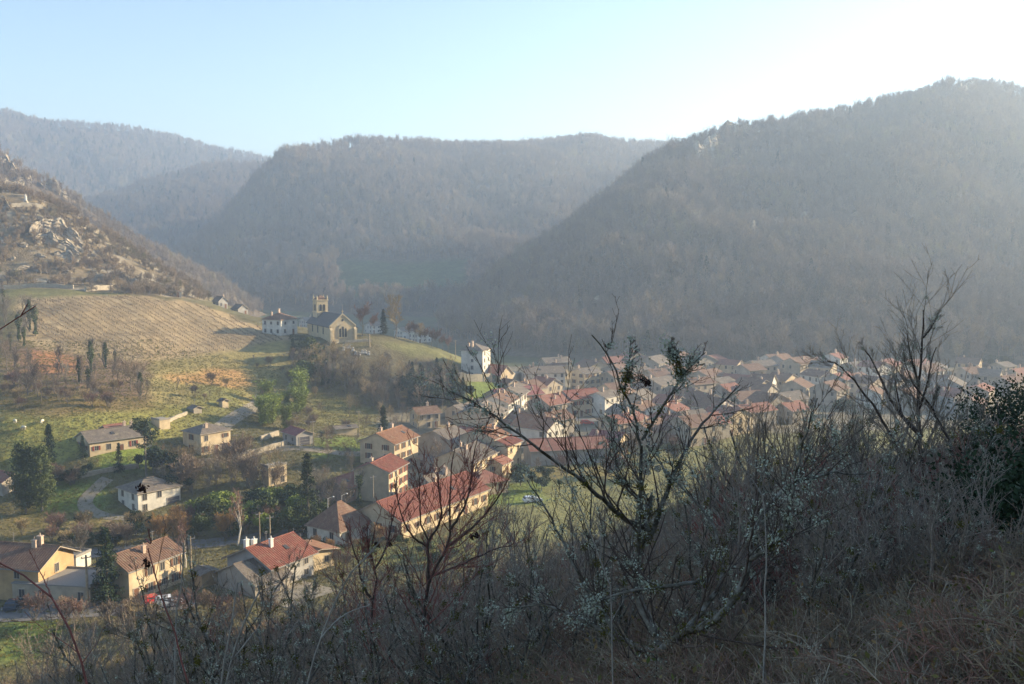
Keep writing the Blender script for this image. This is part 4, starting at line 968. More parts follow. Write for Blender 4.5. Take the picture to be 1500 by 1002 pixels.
place('round0', 645, 690, 46, label='bare garden tree before the grey stone barn')
for px, py, hp in [(615,500,24),(632,504,22),(648,508,20),(600,499,22),(608,502,26),(624,504,22),(640,508,24),(656,512,20),(548,501,26)]:
    place('dense%d' % (px % 2), px, py, hp, Y=382, label='small bare tree in the row on the church knoll edge', group='small trees on the knoll edge')
for px, py, hp in [(52,492,52),(44,486,58),(134,548,60),(155,540,48),(169,540,32),(206,580,44),(28,500,50),(116,562,46),(130,572,40)]:
    place('ivy%d' % (px % 3), px, py, hp, label='ivy clad bare tree on the bank beneath the vineyard', group='ivy clad trees on the bank')
rs = random.Random(11)
KINDS = {'round0': 'round brown bare tree', 'round1': 'round grey bare tree', 'round2': 'round straw coloured bare tree', 'tall0': 'slim grey bare tree', 'tall1': 'slim brown bare tree', 'tall2': 'slim dark bare tree',
         'shrub0': 'brown leafless bush', 'shrub1': 'reddish leafless bush', 'shrub2': 'straw coloured leafless bush', 'green0': 'mid green leafy shrub', 'green1': 'dark green leafy shrub', 'green2': 'bright green leafy shrub', 'ivy': 'ivy clad tree', 'spruce': 'dark conifer', 'orange': 'rust coloured bush'}
def scatter(poly, n, keys, h0, h1, label, group, cat='tree', ymin=125, avoid=True):
    xs = [p[0] for p in poly]; ys_ = [p[1] for p in poly]; c = 0; tries = 0
    while c < n and tries < n * 20:
        tries += 1
        px, py = rs.uniform(min(xs), max(xs)), rs.uniform(min(ys_), max(ys_))
        if not inpoly(np.array([px]), np.array([py]), poly)[0]: continue
        C = gp(px, py, ymin)
        if avoid and any((C[0] - a) ** 2 + (C[1] - b) ** 2 < (r + 1.2) ** 2 for a, b, r in HOUSES): continue
        k = rs.choice(keys); place(k, px, py, Y=None, s=rs.uniform(h0, h1) / PROTO[k]['h0'], label=label.replace('{k}', KINDS.get(k, KINDS.get(k[:-1], ''))), cat=cat if cat == 'bamboo' else ('shrub' if k[:-1] in ('shrub', 'green', 'orange') else 'tree'), group=group, ymin=ymin)
        c += 1
scatter([(0,535),(110,540),(215,560),(215,590),(0,595)], 34, ['tall0','tall1','tall2','round1','round0'], 5, 9, '{k} in the brown copse between vineyard and green pasture', 'bare copse trees')
scatter([(0,560),(215,565),(230,600),(0,600)], 22, ['shrub0','shrub1','shrub2'], 2, 3.6, '{k} along the foot of the brown copse', 'copse edge bushes', 'shrub')
scatter([(0,440),(40,440),(50,520),(0,530)], 12, ['tall0','round1','ivy1'], 5, 9, '{k} on the bank at the end of the vineyard rows', 'vineyard end trees')
scatter([(420,535),(480,540),(560,540),(680,565),(665,605),(560,605),(470,575)], 120, ['tall0','tall1','round0','round1','tall2','tall2','round2'], 5, 8.5, '{k} in the steep wood below the church', 'bare trees below the church')
scatter([(590,555),(690,562),(668,608),(600,606)], 34, ['spruce1','spruce1','spruce1','ivy0','green1'], 5, 9, '{k} in the shaded hollow below the church wood', 'dark hollow conifers')
scatter([(420,520),(500,530),(490,570),(430,560)], 14, ['ivy0','green0','spruce1','ivy2'], 5, 9, '{k} on the vineyard side of the church wood', 'dark leafy wood edge trees')
scatter([(368,585),(445,575),(466,625),(390,632)], 17, ['bamboo0','bamboo1','bamboo2'], 6, 9.5, 'feathery bright green bamboo clump beside the lane', 'bright green bamboo by the lane', 'bamboo')
scatter([(380,570),(470,580),(480,640),(380,640)], 12, ['shrub0','shrub2','round0'], 2.5, 5, '{k} growing around the bamboo grove', 'bushes round the bamboo', 'shrub')
scatter([(250,680),(400,680),(480,690),(480,730),(260,735)], 34, ['round0','round1','round2','tall1','shrub0'], 4, 7.5, '{k} in the thicket around the ruin', 'thicket trees around the ruin')
scatter([(265,745),(480,735),(470,782),(290,790)], 24, ['green0','green1','green2','green0'], 3.5, 6.5, '{k} in the row along the road behind the red roofed house', 'green roadside shrubs', 'shrub')
scatter([(230,770),(470,770),(470,792),(240,800)], 14, ['shrub0','shrub1','orange0','tall1'], 3, 5, '{k} on the road verge under the green shrubs', 'road verge bushes', 'shrub')
scatter([(460,740),(530,700),(540,770),(480,775)], 9, ['tall0','ivy0','round1'], 6, 9, '{k} between the tall spruce and the hip roofed house', 'trees by the hip roofed house')
scatter([(0,775),(200,770),(210,800),(90,808)], 22, ['shrub0','shrub2','shrub1','green1'], 2, 4.5, '{k} in the overgrown strip behind the ochre house', 'scruffy bushes behind the ochre house', 'shrub')
scatter([(80,690),(140,690),(110,712),(70,712)], 9, ['shrub0','green1','shrub1'], 2, 3.5, '{k} along the lawn wall under the bungalow', 'garden bushes under the bungalow', 'shrub')
scatter([(215,690),(270,670),(265,740),(240,745)], 11, ['round0','shrub0','green1','round1'], 3, 6, '{k} crowding the white bungalow', 'trees beside the white bungalow')
scatter([(470,640),(560,620),(540,680),(470,680)], 9, ['round1','round0','shrub0'], 3, 5.5, '{k} on the lawn by the low pale shed', 'orchard trees')
scatter([(225,560),(420,520),(430,560),(300,600)], 14, ['shrub0','shrub2','tall0'], 1.5, 4, '{k} alone on the open slope below the vineyard', 'bushes on the open slope', 'shrub')
scatter([(500,600),(620,610),(610,650),(520,640)], 10, ['round0','round2','tall1'], 4, 7, '{k} around the half hidden cream house', 'trees round the half hidden house')
scatter([(640,690),(1000,640),(1000,700),(700,740)], 26, ['round1','shrub0','shrub1','round0','green1'], 2.5, 5, '{k} in the gardens on the sunny village edge', 'village edge garden trees')
scatter([(760,545),(1500,535),(1500,620),(800,640)], 46, ['round0','round1','round2','green1'], 3, 5.5, 'small hazy {k} between the village roofs', 'hazy trees between the roofs')
scatter([(440,800),(700,780),(720,830),(450,845)], 20, ['shrub0','shrub1','shrub2','orange0','green0'], 1.5, 3.2, '{k} in the gardens below the farm building', 'bushes below the farm building', 'shrub')
scatter([(20,905),(400,895),(420,920),(60,960)], 24, ['shrub0','shrub1','shrub2','tall2'], 2, 4.5, '{k} at the bottom of the bramble slope by the near houses', 'bushes below the near houses', 'shrub', 100)
# hedges
def hedge(pix, w, h, lf, label, ymin=125, n=90):
    L = smooth_line([gp(a, b, ymin)[:2] for a, b in pix], 0.3); k = rng.integers(0, len(L), n * len(L) // 4)
    X = L[k] + rng.normal(0, w * 0.28, (len(k), 2)); z = gz(X[:, 0], X[:, 1]) + rng.uniform(0.0, h, len(k)) * rng.uniform(0.8, 1.15, len(k))
    e = empty('hedge', (L[0][0], L[0][1], 0)); tag(e, label, 'hedge')
    o = MB().add(*cards(np.c_[X, z] - np.array([L[0][0], L[0][1], 0]), 0.2, rng)).build('crown', LEAF[lf], e)
    st = L[::4]; s0 = np.c_[st, gz(st[:, 0], st[:, 1]) - 0.1] - np.array([L[0][0], L[0][1], 0]); s1 = s0 + np.array([0, 0, h * 0.8])
    MB().add(*tubes(np.stack([s0, (s0 + s1) / 2, s1], 1), np.full((len(st), 3), 0.05), 4)).build('trunk', TRK['grey'], e)
hedge([(432,826),(465,824),(492,816)], 1.4, 1.9, 'dark', 'dark clipped hedge beside the yellow extension')
hedge([(424,497),(445,499),(458,504)], 1.2, 1.8, 'dark', 'dark clipped hedge left of the church', 300)
hedge([(440,812),(462,800),(480,798)], 1.2, 1.4, 'ivy', 'lighter garden hedge along the road bend')
# ------------------------------------------------------------------ undergrowth that nobody could count
GRS = hue_mat('dry_grass_mass', [(0.24,0.21,0.08),(0.22,0.21,0.07),(0.27,0.22,0.09),(0.20,0.205,0.065),(0.25,0.20,0.085)])
def tuft(name, seed):
    rg = np.random.default_rng(seed); n = 16
    b = np.c_[rg.normal(0, 0.16, (n, 2)), np.zeros(n)]; d = np.c_[rg.normal(0, 0.22, (n, 2)), rg.uniform(0.25, 0.6, n)]
    s = np.c_[rg.normal(size=(n, 2)), np.zeros(n)] * 0.04
    return bpy.data.objects.new(name, MB().add(np.stack([b - s, b + s, b + d], 1).reshape(-1, 3), np.arange(3 * n).reshape(n, 3)).mesh(name, GRS))
TUF = proto_col('grass_prototypes', [tuft('grass_tuft', 300 + i) for i in range(4)])
SCRM = hue_mat('scrub_mass', [(0.30,0.23,0.17),(0.34,0.26,0.17),(0.26,0.21,0.16),(0.24,0.22,0.11)])
SCR = proto_col('scrub_prototypes', [wood_proto('scrub_bush', 2.2, 2.6, 310 + i, SCRM, tw=0.04) for i in range(4)])
def field(name, poly, n, smin, smax, label, coll, cat, ymin, ymax, seed, dens=None, nidx=4):
    rg = np.random.default_rng(seed)
    X = np.stack([rg.uniform(-330, 330, n * 14), rg.uniform(ymin, ymax, n * 14)], -1)
    X = X[np.abs(X[:, 0]) < X[:, 1] * 0.56 + 4]
    z = gz(X[:, 0], X[:, 1]); a, b = project(np.c_[X, z]); m = inpoly(a, b, poly)
    if dens is not None: m &= dens(X)
    X, z = X[m][:n], z[m][:n]
    hs = np.array(HOUSES); d = ((X[:, None] - hs[None, :, :2]) ** 2).sum(2) < hs[None, :, 2] ** 2; k = ~d.any(1); X, z = X[k], z[k]; m = len(X)
    return tag(instancer(name, np.c_[X, z - 0.03], rg.uniform(smin, smax, m), rg.uniform(0, 6.28, m), rg.integers(0, nidx, m), coll), label, cat, kind='stuff')
field('dry_grass', [(0,500),(430,495),(560,600),(520,800),(700,760),(720,840),(400,900),(100,960),(0,985)], 26000, 0.4, 1.0, 'dry yellow green grass over the left slope', TUF, 'grass', 125, 340, 1)
field('rough_scrub', [(-50,200),(30,230),(140,290),(230,370),(310,442),(250,434),(120,428),(0,424),(-50,424)], 2000, 0.5, 1.3, 'brown scrub growing between the rocks of the bluff', SCR, 'scrub', 385, 620, 2, lambda X: fbm(X[:, 0] / 12, X[:, 1] / 12, 8) > -0.08)
# ------------------------------------------------------------------ rocks, statue, sheep, poles, cars
ROCK = mat('limestone', (0.44, 0.375, 0.28), (0.24, 0.20, 0.15), 0.35, 0.95, 0.8, 0.8, detail=10)
def rock(C, sx, sy, sz, seed, label, group=None):
    """bedded limestone: uneven jagged slabs stacked with set-backs"""
    rg = np.random.default_rng(seed); m = MB(); n = 11; nl = int(rg.integers(3, 6)); z = -sz * 0.6
    for l in range(nl):
        a = np.sort(rg.uniform(0, 2 * pi, n)); r = rg.uniform(0.55, 1.1, n) * (1 - 0.45 * l / nl); ox, oy = rg.normal(0, 0.22, 2)
        h = sz * 1.6 / nl * rg.uniform(0.6, 1.4)
        V = np.concatenate([np.stack([(np.cos(a) * r * q + ox) * sx, (np.sin(a) * r * q + oy) * sy, z + zz + rg.normal(0, 0.12 * h, n)], -1) for q, zz in ((1.0, -0.2 * h), (rg.uniform(0.92, 1.05), h * 0.55), (0.8, h))])
        i = np.arange(n); j = (i + 1) % n
        m.add(V, np.concatenate([np.stack([i + k * n, j + k * n, j + k * n + n, i + k * n + n], -1) for k in (0, 1)])); m.add(V, [tuple(range(2 * n, 3 * n))]); z += h * 0.85
    o = m.build('rock_outcrop', ROCK); o.location = tuple(float(q) for q in C); o.rotation_euler = (rg.normal(0, .1), rg.normal(0, .12), seed * 0.7)
    return tag(o, label, 'rock', group)
def on_mesh(P, px, py, kmax):
    a, b = project(P[:, :kmax]); i = np.unravel_index(np.argmin((a - px) ** 2 + (b - py) ** 2), a.shape)
    return P[i]
def crag(P, h, seed, label, group=None):
    """continuous broken cliff face along the base line P (points in space)"""
    rg = np.random.default_rng(seed); P = np.asarray(P, float)
    d = np.concatenate([[0], np.cumsum(np.linalg.norm(np.diff(P, axis=0), axis=1))]); n = max(6, int(d[-1] / 0.9)); t = np.linspace(0, d[-1], n)
    B = np.stack([np.interp(t, d, P[:, i]) for i in range(3)], -1)
    hh = h * (0.35 + 1.1 * vnoise(t / 3.5, t * 0, seed)) * np.clip(np.minimum(t, d[-1] - t) / 4 + 0.25, 0, 1)
    out = np.array([0.35, -0.93, 0]); rows = []
    lev = np.array([-0.6, 0.0, 0.22, 0.26, 0.5, 0.55, 0.8, 0.86, 1.0])
    for j, l in enumerate(lev):
        push = (1.15 - l) * 0.35 * h + (vnoise(t / 1.3, t * 0 + j * 3.1, seed + 5) - 0.5) * 0.5 * h * 0.6 + (0.10 * h if j % 2 else 0) + 0.12 * h * (vnoise(t / 4.0, t * 0 + 9.0, seed + 8) - 0.5) * 4
        rows.append(B + out * push[:, None] + np.array([0, 0, 1.0]) * (hh * l)[:, None] + rg.normal(0, 0.07 * h, (n, 3)) * 0.5)
    rows.append(rows[-1] + np.array([-0.3, 1.0, 0]) * h * 0.7 - np.array([0, 0, 1.0]) * 0.25 * h); rows.append(rows[-1] + np.array([0, 2.0, -2.0]) * h * 0.5)
    Q = np.stack(rows, 1); o0 = B[0].copy(); idx = np.arange(n * len(rows)).reshape(n, -1)
    F = np.stack([idx[:-1, :-1], idx[1:, :-1], idx[1:, 1:], idx[:-1, 1:]], -1).reshape(-1, 4)
    o = MB().add((Q - o0).reshape(-1, 3), F).build('cliff', ROCK); o.location = tuple(float(v) for v in o0)
    return tag(o, label, 'cliff', group)
gpl = lambda L, ym: [gp(a_, b_, ym) for a_, b_ in L]
omh = lambda L: [on_mesh(HC, a_, b_, CK) for a_, b_ in L]
omr = lambda L: [on_mesh(RM, a_, b_, RK) for a_, b_ in L]
crag(omh([(-14,240),(5,246),(20,254),(34,266),(46,272)]), 8, 701, 'high sunlit cliff band above the statue terrace')
crag(omh([(-10,262),(20,268),(48,272)]), 4, 702, 'lower pale ledge under the high sunlit cliff')
crag(omh([(70,262),(84,266),(96,274),(105,284)]), 6, 703, 'pale rock nose on the ridge right of the high cliff')
crag(gpl([(44,340),(66,336),(90,340),(112,352),(122,362)], 390), 4.5, 704, 'broad upper limestone ledge on the scrubby bluff')
crag(gpl([(52,352),(74,354),(96,362),(116,374)], 390), 4.0, 705, 'jagged middle limestone ledge on the scrubby bluff')
crag(gpl([(80,372),(98,376),(112,384)], 390), 3.0, 706, 'lowest limestone ledge on the scrubby bluff')
crag(gpl([(-8,304),(6,303),(14,306)], 390), 4.0, 707, 'rocky knob left of the statue')
crag(gpl([(20,396),(45,394),(62,400)], 390), 1.8, 708, 'long thin rock band low on the bluff')
crag(gpl([(120,410),(146,412),(166,418)], 390), 2.4, 709, 'rock band above the right end of the vineyard terrace')
crag(gpl([(168,400),(190,412),(205,420)], 390), 1.6, 710, 'slanting slab of rock near the end of the bluff')
for i, (px, py, sx, sz) in enumerate([(20,380,2,1.0),(140,400,2.4,1.2),(185,420,2,1.2),(75,420,2,1.2),(130,380,2,1.2),(60,375,2,1.0),(35,360,2,1.0),(100,400,2,1)]):
    C = gp(px, py, 390); rock(C, sx, sx * 0.8, sz, 430 + i, 'grey boulder lying in the scrub of the bluff', 'boulders of the bluff')
crag(omr([(1056,200),(1066,197),(1078,196),(1090,196)]) + np.array([0, -3, 3.0]), 7, 721, 'sunlit rock knob on the skyline of the peaked mountain')
crag(omr([(1018,236),(1028,228),(1040,222),(1048,214)]) + np.array([0, -3, 2.0]), 9, 722, 'cliff just below the skyline rock knob')
crag(omr([(1402,142),(1414,142),(1428,142)]) + np.array([0, -3, 3.0]), 7, 723, 'pale cliff patch under the mountain summit')
crag(omr([(1360,146),(1372,144)]) + np.array([0, -3, 2.0]), 4, 724, 'small pale cliff left of the summit cliff')
crag(omr([(1155,200),(1175,198),(1190,198)]) + np.array([0, -3, 2.5]), 3, 725, 'flat pale ledge below the mountain ridge')
for i, L_ in enumerate([[(1024,350),(1034,348),(1046,348)], [(1098,344),(1112,340),(1122,340)], [(1130,336),(1150,334)], [(1165,332),(1178,331)], [(1204,332),(1212,330)], [(1246,323),(1262,322)], [(1006,388),(1014,386)], [(870,448),(882,446),(894,450)], [(985,402),(994,400)]]):
    crag(omr(L_) + np.array([0, -3, 3.0]), 5, 730 + i, 'small pale crag in the line across the mountain wood', 'crags in the mountain wood')
st = empty('statue', gp(38, 300, 400)); tag(st, 'white standing statue of a robed figure on the bluff terrace', 'statue')
SW = plain('statue_white', (0.72, 0.68, 0.6), 0.8)
MB().box(-0.9, 0.9, -0.9, 0.9, -0.6, 1.4).box(-0.7, 0.7, -0.7, 0.7, 1.4, 1.9).build('pedestal', DRY, st)
MB().lathe([(0.62, 1.9), (0.55, 2.6), (0.42, 3.3), (0.5, 3.7), (0.44, 4.1), (0.16, 4.25), (0.15, 4.35), (0.24, 4.5), (0.24, 4.7), (0.12, 4.85), (0, 4.88)], 10).build('figure', SW, st, True)
stone_wall([(14,304),(30,303),(48,303),(66,307)], 1.6, 'pale parapet wall of the statue terrace on the bluff', 0.8, 390)
SHEEP = plain('sheep_wool', (0.72, 0.66, 0.52), 0.95)
for px, py in [(22, 621), (62, 620), (35, 631)]:
    e = empty('sheep', gp(px, py), rs.uniform(0, 6)); tag(e, 'small white sheep grazing on the green pasture', 'sheep', 'sheep on the pasture')
    m = MB(); m.add(*tubes(np.array([[(-0.6, 0, 0.62), (-0.5, 0, 0.66), (0, 0, 0.68), (0.45, 0, 0.68), (0.6, 0, 0.6), (0.8, 0, 0.4), (1.0, 0, 0.22)]]), np.array([[0.06, 0.28, 0.34, 0.3, 0.18, 0.13, 0.06]]), 8))
    for sx in (-0.38, 0.38):
        for sy in (-0.15, 0.15): m.add(*tubes(np.array([[(sx, sy, 0.55), (sx, sy, 0.3), (sx, sy, 0)]]), np.array([[0.09, 0.06, 0.05]]), 5))
    m.build('body', SHEEP, e, True)
POLE = mat('pole_wood', (0.42, 0.34, 0.23), (0.3, 0.24, 0.16), 3.0, 0.9)
def pole(px, py, h, label, lamp=False, Y=None, r=0.11, group=None):
    e = empty('street_lamp' if lamp else 'utility_pole', gp(px, py) if Y is None else on(px, Y), 0.6); tag(e, label, 'street lamp' if lamp else 'pole', group)
    MB().lathe([(r * 1.3, -0.5), (r, h * 0.5), (r * 0.75, h), (0, h + 0.02)], 8).build('post', plain('lamp_post_grey', (0.5, 0.49, 0.47)) if lamp else POLE, e)
    if lamp:
        MB().add(*tubes(np.array([[(0, 0, h - 0.1), (0.5, 0, h + 0.15), (1.1, 0, h + 0.2)]]), np.full((1, 3), 0.05), 5)).build('arm', plain('lamp_post_grey', (0.5, 0.49, 0.47)), e)
        MB().lathe([(0, h + 0.1), (0.2, h + 0.12), (0.22, h + 0.22), (0.08, h + 0.34), (0, h + 0.34)], 8, (1.2, 0, 0)).build('lamp_head', plain('lamp_head', (0.6, 0.6, 0.58)), e)
    else:
        MB().box(-0.75, 0.75, -0.06, 0.06, h - 0.5, h - 0.38).build('crossarm', ZINC, e)
        for q in (-0.65, 0, 0.65): MB().lathe([(0.05, h - 0.38), (0.08, h - 0.3), (0.05, h - 0.2), (0, h - 0.18)], 6, (q, 0, 0)).build('insulator', plain('insulator_glass', (0.25, 0.22, 0.2), 0.3), e)
pole(129, 890, 8.6, 'stout pale wooden pole in front of the beige annex', r=0.2)
pole(281, 852, 8.0, 'wooden pole with crossarm right of the narrow pale house')
pole(381, 802, 7.0, 'wooden pole behind the chimneys of the red roofed house')
pole(396, 800, 6.0, 'pale post beside the road behind the red roofed house', r=0.16)
pole(481, 780, 7.0, 'street lamp on the road bend by the hip roofed house', True)
pole(501, 768, 6.0, 'second street lamp farther along the road past the bend', True)
pole(459, 655, 7.0, 'power pole beside the crimson roofed workshop')
pole(347, 670, 6.0, 'pale pole at the lane wall by the cream villa')
pole(526, 640, 7.5, 'power pole beside the low pale shed')
pole(547, 742, 7.0, 'wooden pole in front of the shaded gable of the tall narrow house')
pole(719, 548, 6.5, 'slim pole between the tall square house and the chapel', Y=360)
pole(667, 520, 7.0, 'slim pole on the knoll left of the tall square house', Y=376)
pole(300, 660, 5.0, 'thin pole at the corner of the cream villa', r=0.08)
pole(541, 502, 4.6, 'brown post standing before the round tree by the church', Y=360, r=0.3)
# church knoll stones
for i in range(9):
    C = on(503 + i * 4.6, 356 + rs.uniform(-2, 2)); e = tag(MB().box(-0.4, 0.4, -0.1, 0.1, -0.3, 0.9).box(-0.5, 0.5, -0.9, 0.1, -0.3, 0.12).lathe([(0.4, -0.1), (0.4, 0.1), (0, 0.1)], 10, (0, 0, 0.9)).build('gravestone', plain('grave_stone', (0.6, 0.56, 0.5))), 'small pale gravestone in the churchyard before the gable', 'gravestone', 'churchyard gravestones')
    e.location = tuple(float(v) for v in C)
# cars
def car(px, py, rz, col, label, van=False, Y=None):
    e = empty('parked_car', gp(px, py) if Y is None else on(px, Y), rz); tag(e, label, 'car')
    L, Wd, H = (4.3, 1.75, 1.45) if not van else (4.5, 1.8, 1.75)
    prof = [(-L/2, .35), (-L/2, .8), (-L/2+.15, .95), (-L/2+.35, H-.08), (-L/2+.8, H), (.35, H), (1.05, .98), (L/2-.15, .8), (L/2, .6), (L/2, .35)]
    n = len(prof); m = MB(); w = Wd / 2
    def wy(z): return w if z < 1.0 else w * 0.84
    V = [(x, -wy(z), z) for x, z in prof] + [(x, wy(z), z) for x, z in prof]
    m.add(V, [(i, (i+1) % n, n+(i+1) % n, n+i) for i in range(n)]); m.add(V, [tuple(range(n))]); m.add(V, [tuple(range(2*n-1, n-1, -1))])
    paint = mat('car_paint', col, tuple(c * 0.9 for c in col), 1.0, 0.25, spec=0.5)
    b = m.build('body', paint, e)
    for sg in (-1, 1):
        y = sg * w * 0.93
        MB().add([(-L/2+.5, y, 1.0), (.85, y, 1.0), (.32, y*0.94, H-.1), (-L/2+.75, y*0.94, H-.1)], [(0,1,2,3)]).build('side_window', GLASS, e)
        for xx in (-1.35, 1.35):
            wh = MB().lathe([(0.1, -0.1), (0.32, -0.1), (0.32, 0.1), (0.1, 0.1)], 12).build('wheel', plain('tyre_rubber', (0.03, 0.03, 0.03), 0.9), e); wh.location = (xx, sg * (w - 0.08), 0.32); wh.rotation_euler = (pi/2, 0, 0)
            r_ = MB().lathe([(0.0, 0.0), (0.2, 0.0)], 10).build('rim', ZINC, wh); r_.location = (0, 0, -sg * 0.11)
        MB().box(L/2-0.06, L/2+0.02, sg*0.62-0.16, sg*0.62+0.16, 0.62, 0.76).build('headlight', plain('headlight', (0.7, 0.7, 0.7), 0.2), e)
    MB().add([(.38, -w*0.8, H-.03), (.38, w*0.8, H-.03), (1.06, w*0.88, 1.0), (1.06, -w*0.88, 1.0)], [(0,1,2,3)]).build('windscreen', GLASS, e).location = (0.03, 0, 0.03)
    MB().add([(-L/2+.13, -w*0.85, 1.0), (-L/2+.13, w*0.85, 1.0), (-L/2+.32, w*0.8, H-.12), (-L/2+.32, -w*0.8, H-.12)], [(0,1,2,3)]).build('rear_window', GLASS, e).location = (-0.03, 0, 0)
car(226, 884, radians(40), (0.55, 0.03, 0.03), 'red car parked before the narrow pale house')
car(247, 889, radians(22), (0.75, 0.77, 0.8), 'white car parked beside the red car', True)
car(20, 892, radians(100), (0.05, 0.07, 0.10), 'dark blue car standing by the garage of the ochre house')
car(780, 736, radians(20), (0.6, 0.65, 0.7), 'pale car parked below the village gardens')

car(735, 640, radians(70), (0.3, 0.32, 0.35), 'grey car parked at the foot of the terraced street')
car(690, 718, radians(60), (0.65, 0.65, 0.66), 'silver car on the road below the rusty hip roof')
car(860, 622, radians(10), (0.5, 0.08, 0.06), 'dark red car in the lane by the fresh red roof')
car(520, 762, radians(55), (0.12, 0.16, 0.3), 'blue car driving up the road past the hip roofed house')
for i, (px, py, h) in enumerate([(640,650,7),(700,662,7),(770,606,7),(820,632,7.5),(880,620,7),(930,610,7.5),(1000,600,7.5),(1085,590,7.5),(1180,570,7.5),(850,590,7),(780,575,7),(960,570,7.5)]):
    pole(px, py, h, 'slim utility pole standing between the village roofs', group='village utility poles', r=0.09)
for px in (556,566,572,590,598,604,612,622,634,858,864,871,878,886,893):
    src = PROTO['spruce1']; o = copy_tree(src); C = on_mesh(MMt, px, 206, MK); s_ = rs.uniform(0.75, 1.2)
    o.location = tuple(float(v) for v in C); o.scale = (s_ * 1.3, s_ * 1.3, s_); tag(o, 'dark conifer on the skyline of the flat topped mountain', 'tree', 'skyline conifers')
# ------------------------------------------------------------------ foreground: bare shrubs and brambles on the near hillside
FB = {'dark': mat('branch_dark', (0.13, 0.095, 0.075), (0.07, 0.05, 0.04), 30.0, 0.9, 0.4, 60), 'red': mat('branch_red', (0.32, 0.12, 0.095), (0.20, 0.085, 0.07), 25.0, 0.7),
      'pale': mat('branch_pale', (0.40, 0.36, 0.30), (0.27, 0.24, 0.20), 20.0, 0.9), 'tan': mat('branch_tan', (0.34, 0.26, 0.18), (0.24, 0.185, 0.13), 20.0, 0.9), 'grey': mat('branch_grey', (0.38, 0.31, 0.24), (0.22, 0.175, 0.14), 25.0, 0.9, 0.4, 60),
      'mossy': mat('branch_mossy', (0.26, 0.24, 0.20), (0.06, 0.048, 0.03), 14.0, 0.95, 0.5, 50)}
LICH = mat('lichen_grey_green', (0.52, 0.53, 0.41), (0.34, 0.37, 0.27), 12.0, 0.95)
MOSS = mat('moss_olive', (0.16, 0.14, 0.025), (0.08, 0.075, 0.015), 12.0, 0.95)
BUD = mat('seed_head_dark', (0.035, 0.02, 0.018), (0.07, 0.03, 0.025), 40.0, 0.8)
def trace(pl, k=20):
    P = np.array([at(*p) for p in pl]); P = smooth_line(P, 0.02) if len(P) > 2 else P
    d = np.concatenate([[0], np.cumsum(np.linalg.norm(np.diff(P, axis=0), axis=1))]); t = np.linspace(0, d[-1], k)
    Q = np.stack([np.interp(t, d, P[:, i]) for i in range(3)], -1)
    Q[1:-1] += rng.normal(0, 0.006, (k - 2, 3)) * d[-1] / 2
    return Q
def traced_tree(name, label, Y, branches, col, tw, m1=9, m2=5, m3=0, lichen=0, moss=0, tr=0.0035, up=0.25, cat='tree', lr=0.3, seed=1, heads=(), thin=0.8):
    rg = np.random.default_rng(seed)
    P = np.stack([trace([(p[0], p[1], Y + (p[2] if len(p) > 2 else 0)) for p in b[0]]) for b in branches])
    R = np.stack([np.linspace(b[1], b[2] * 0.8, 20) for b in branches]) * Y / FPX / 2 * thin
    for i in range(len(P)):                                  # every stem that springs from no other stem stands in the ground
        oth = np.concatenate([P[j] for j in range(len(P)) if j != i] or [np.full((1, 3), 1e6)])
        if i == 0 or np.linalg.norm(oth - P[i, 0], axis=1).min() > 0.3:
            q = P[i, 0]; root = np.array([q[0] + 0.04, q[1] + 0.05, float(gz(q[0], q[1])) - 0.08])
            L_ = np.concatenate([root[None], (root * 0.5 + q * 0.5 + rg.normal(0, 0.02, 3))[None], P[i]]); d = np.concatenate([[0], np.cumsum(np.linalg.norm(np.diff(L_, axis=0), axis=1))])
            P[i] = np.stack([np.interp(np.linspace(0, d[-1], P.shape[1]), d, L_[:, k]) for k in range(3)], -1)
    b0 = P[0, 0].copy(); e = empty(name, b0); tag(e, label, cat)
    P = P - b0
    L = np.linalg.norm(np.diff(P, axis=1), axis=2).sum(1)
    MB().add(*tubes(P, R, 7)).build('trunk', FB[col], e, True)
    w = np.repeat(np.arange(len(P)), np.maximum(1, (L / L.mean() * 1.0).round().astype(int)))
    P1, R1 = kids(P[w], R[w], m1, 0.75, lr, 6, up, rg, 0.15, rr=0.5)
    P2, R2 = kids(P1, R1, m2, 0.7, 0.45, 4, up, rg, 0.15, rr=0.6)
    px1 = Y / FPX / 2; R1 = np.clip(R1, 1.0 * px1, 3.2 * px1) * np.linspace(1, 0.6, 6); R2 = np.clip(R2, 0.75 * px1, 1.5 * px1) * np.linspace(1, 0.7, 4)
    mb = MB().add(*tubes(P1, R1, 5)).add(*tubes(P2, R2, 4))
    if m3:
        P3, R3 = kids(P2, R2, m3, 0.7, 0.5, 3, up, rg, 0.2); mb.add(*tubes(P3, np.clip(R3, 0.55 * px1, 0.9 * px1), 3))
    mb.build('crown', FB[tw], e)
    if lichen:
        src = np.concatenate([P.reshape(-1, 3), P1.reshape(-1, 3)]); n = lichen
        c = src[rg.integers(0, len(src), n // 40)]; C = np.repeat(c, 40, 0) + rg.normal(0, 0.5, (len(c) * 40, 3)) * np.repeat(rg.uniform(0.02, 0.075, (len(c), 1)), 40, 0)
        MB().add(*cards(C, 0.008, rg, 0.7)).build('lichen', LICH, e)
    if moss:
        c = P[:, :9].reshape(-1, 3)[rg.integers(0, P.shape[0] * 9, moss)]; C = np.repeat(c, 60, 0) + rg.normal(0, 0.018, (moss * 60, 3))
        MB().add(*cards(C, 0.008, rg, 0.6)).build('moss', MOSS, e)
    for px, py, s in heads:
        c = at(px, py, Y) - b0
        C = c + rg.normal(0, s * Y / FPX * 0.4, (60, 3)); MB().add(*cards(C, s * Y / FPX * 0.35, rg, 0.8)).build('seed_head', BUD, e)
    return e
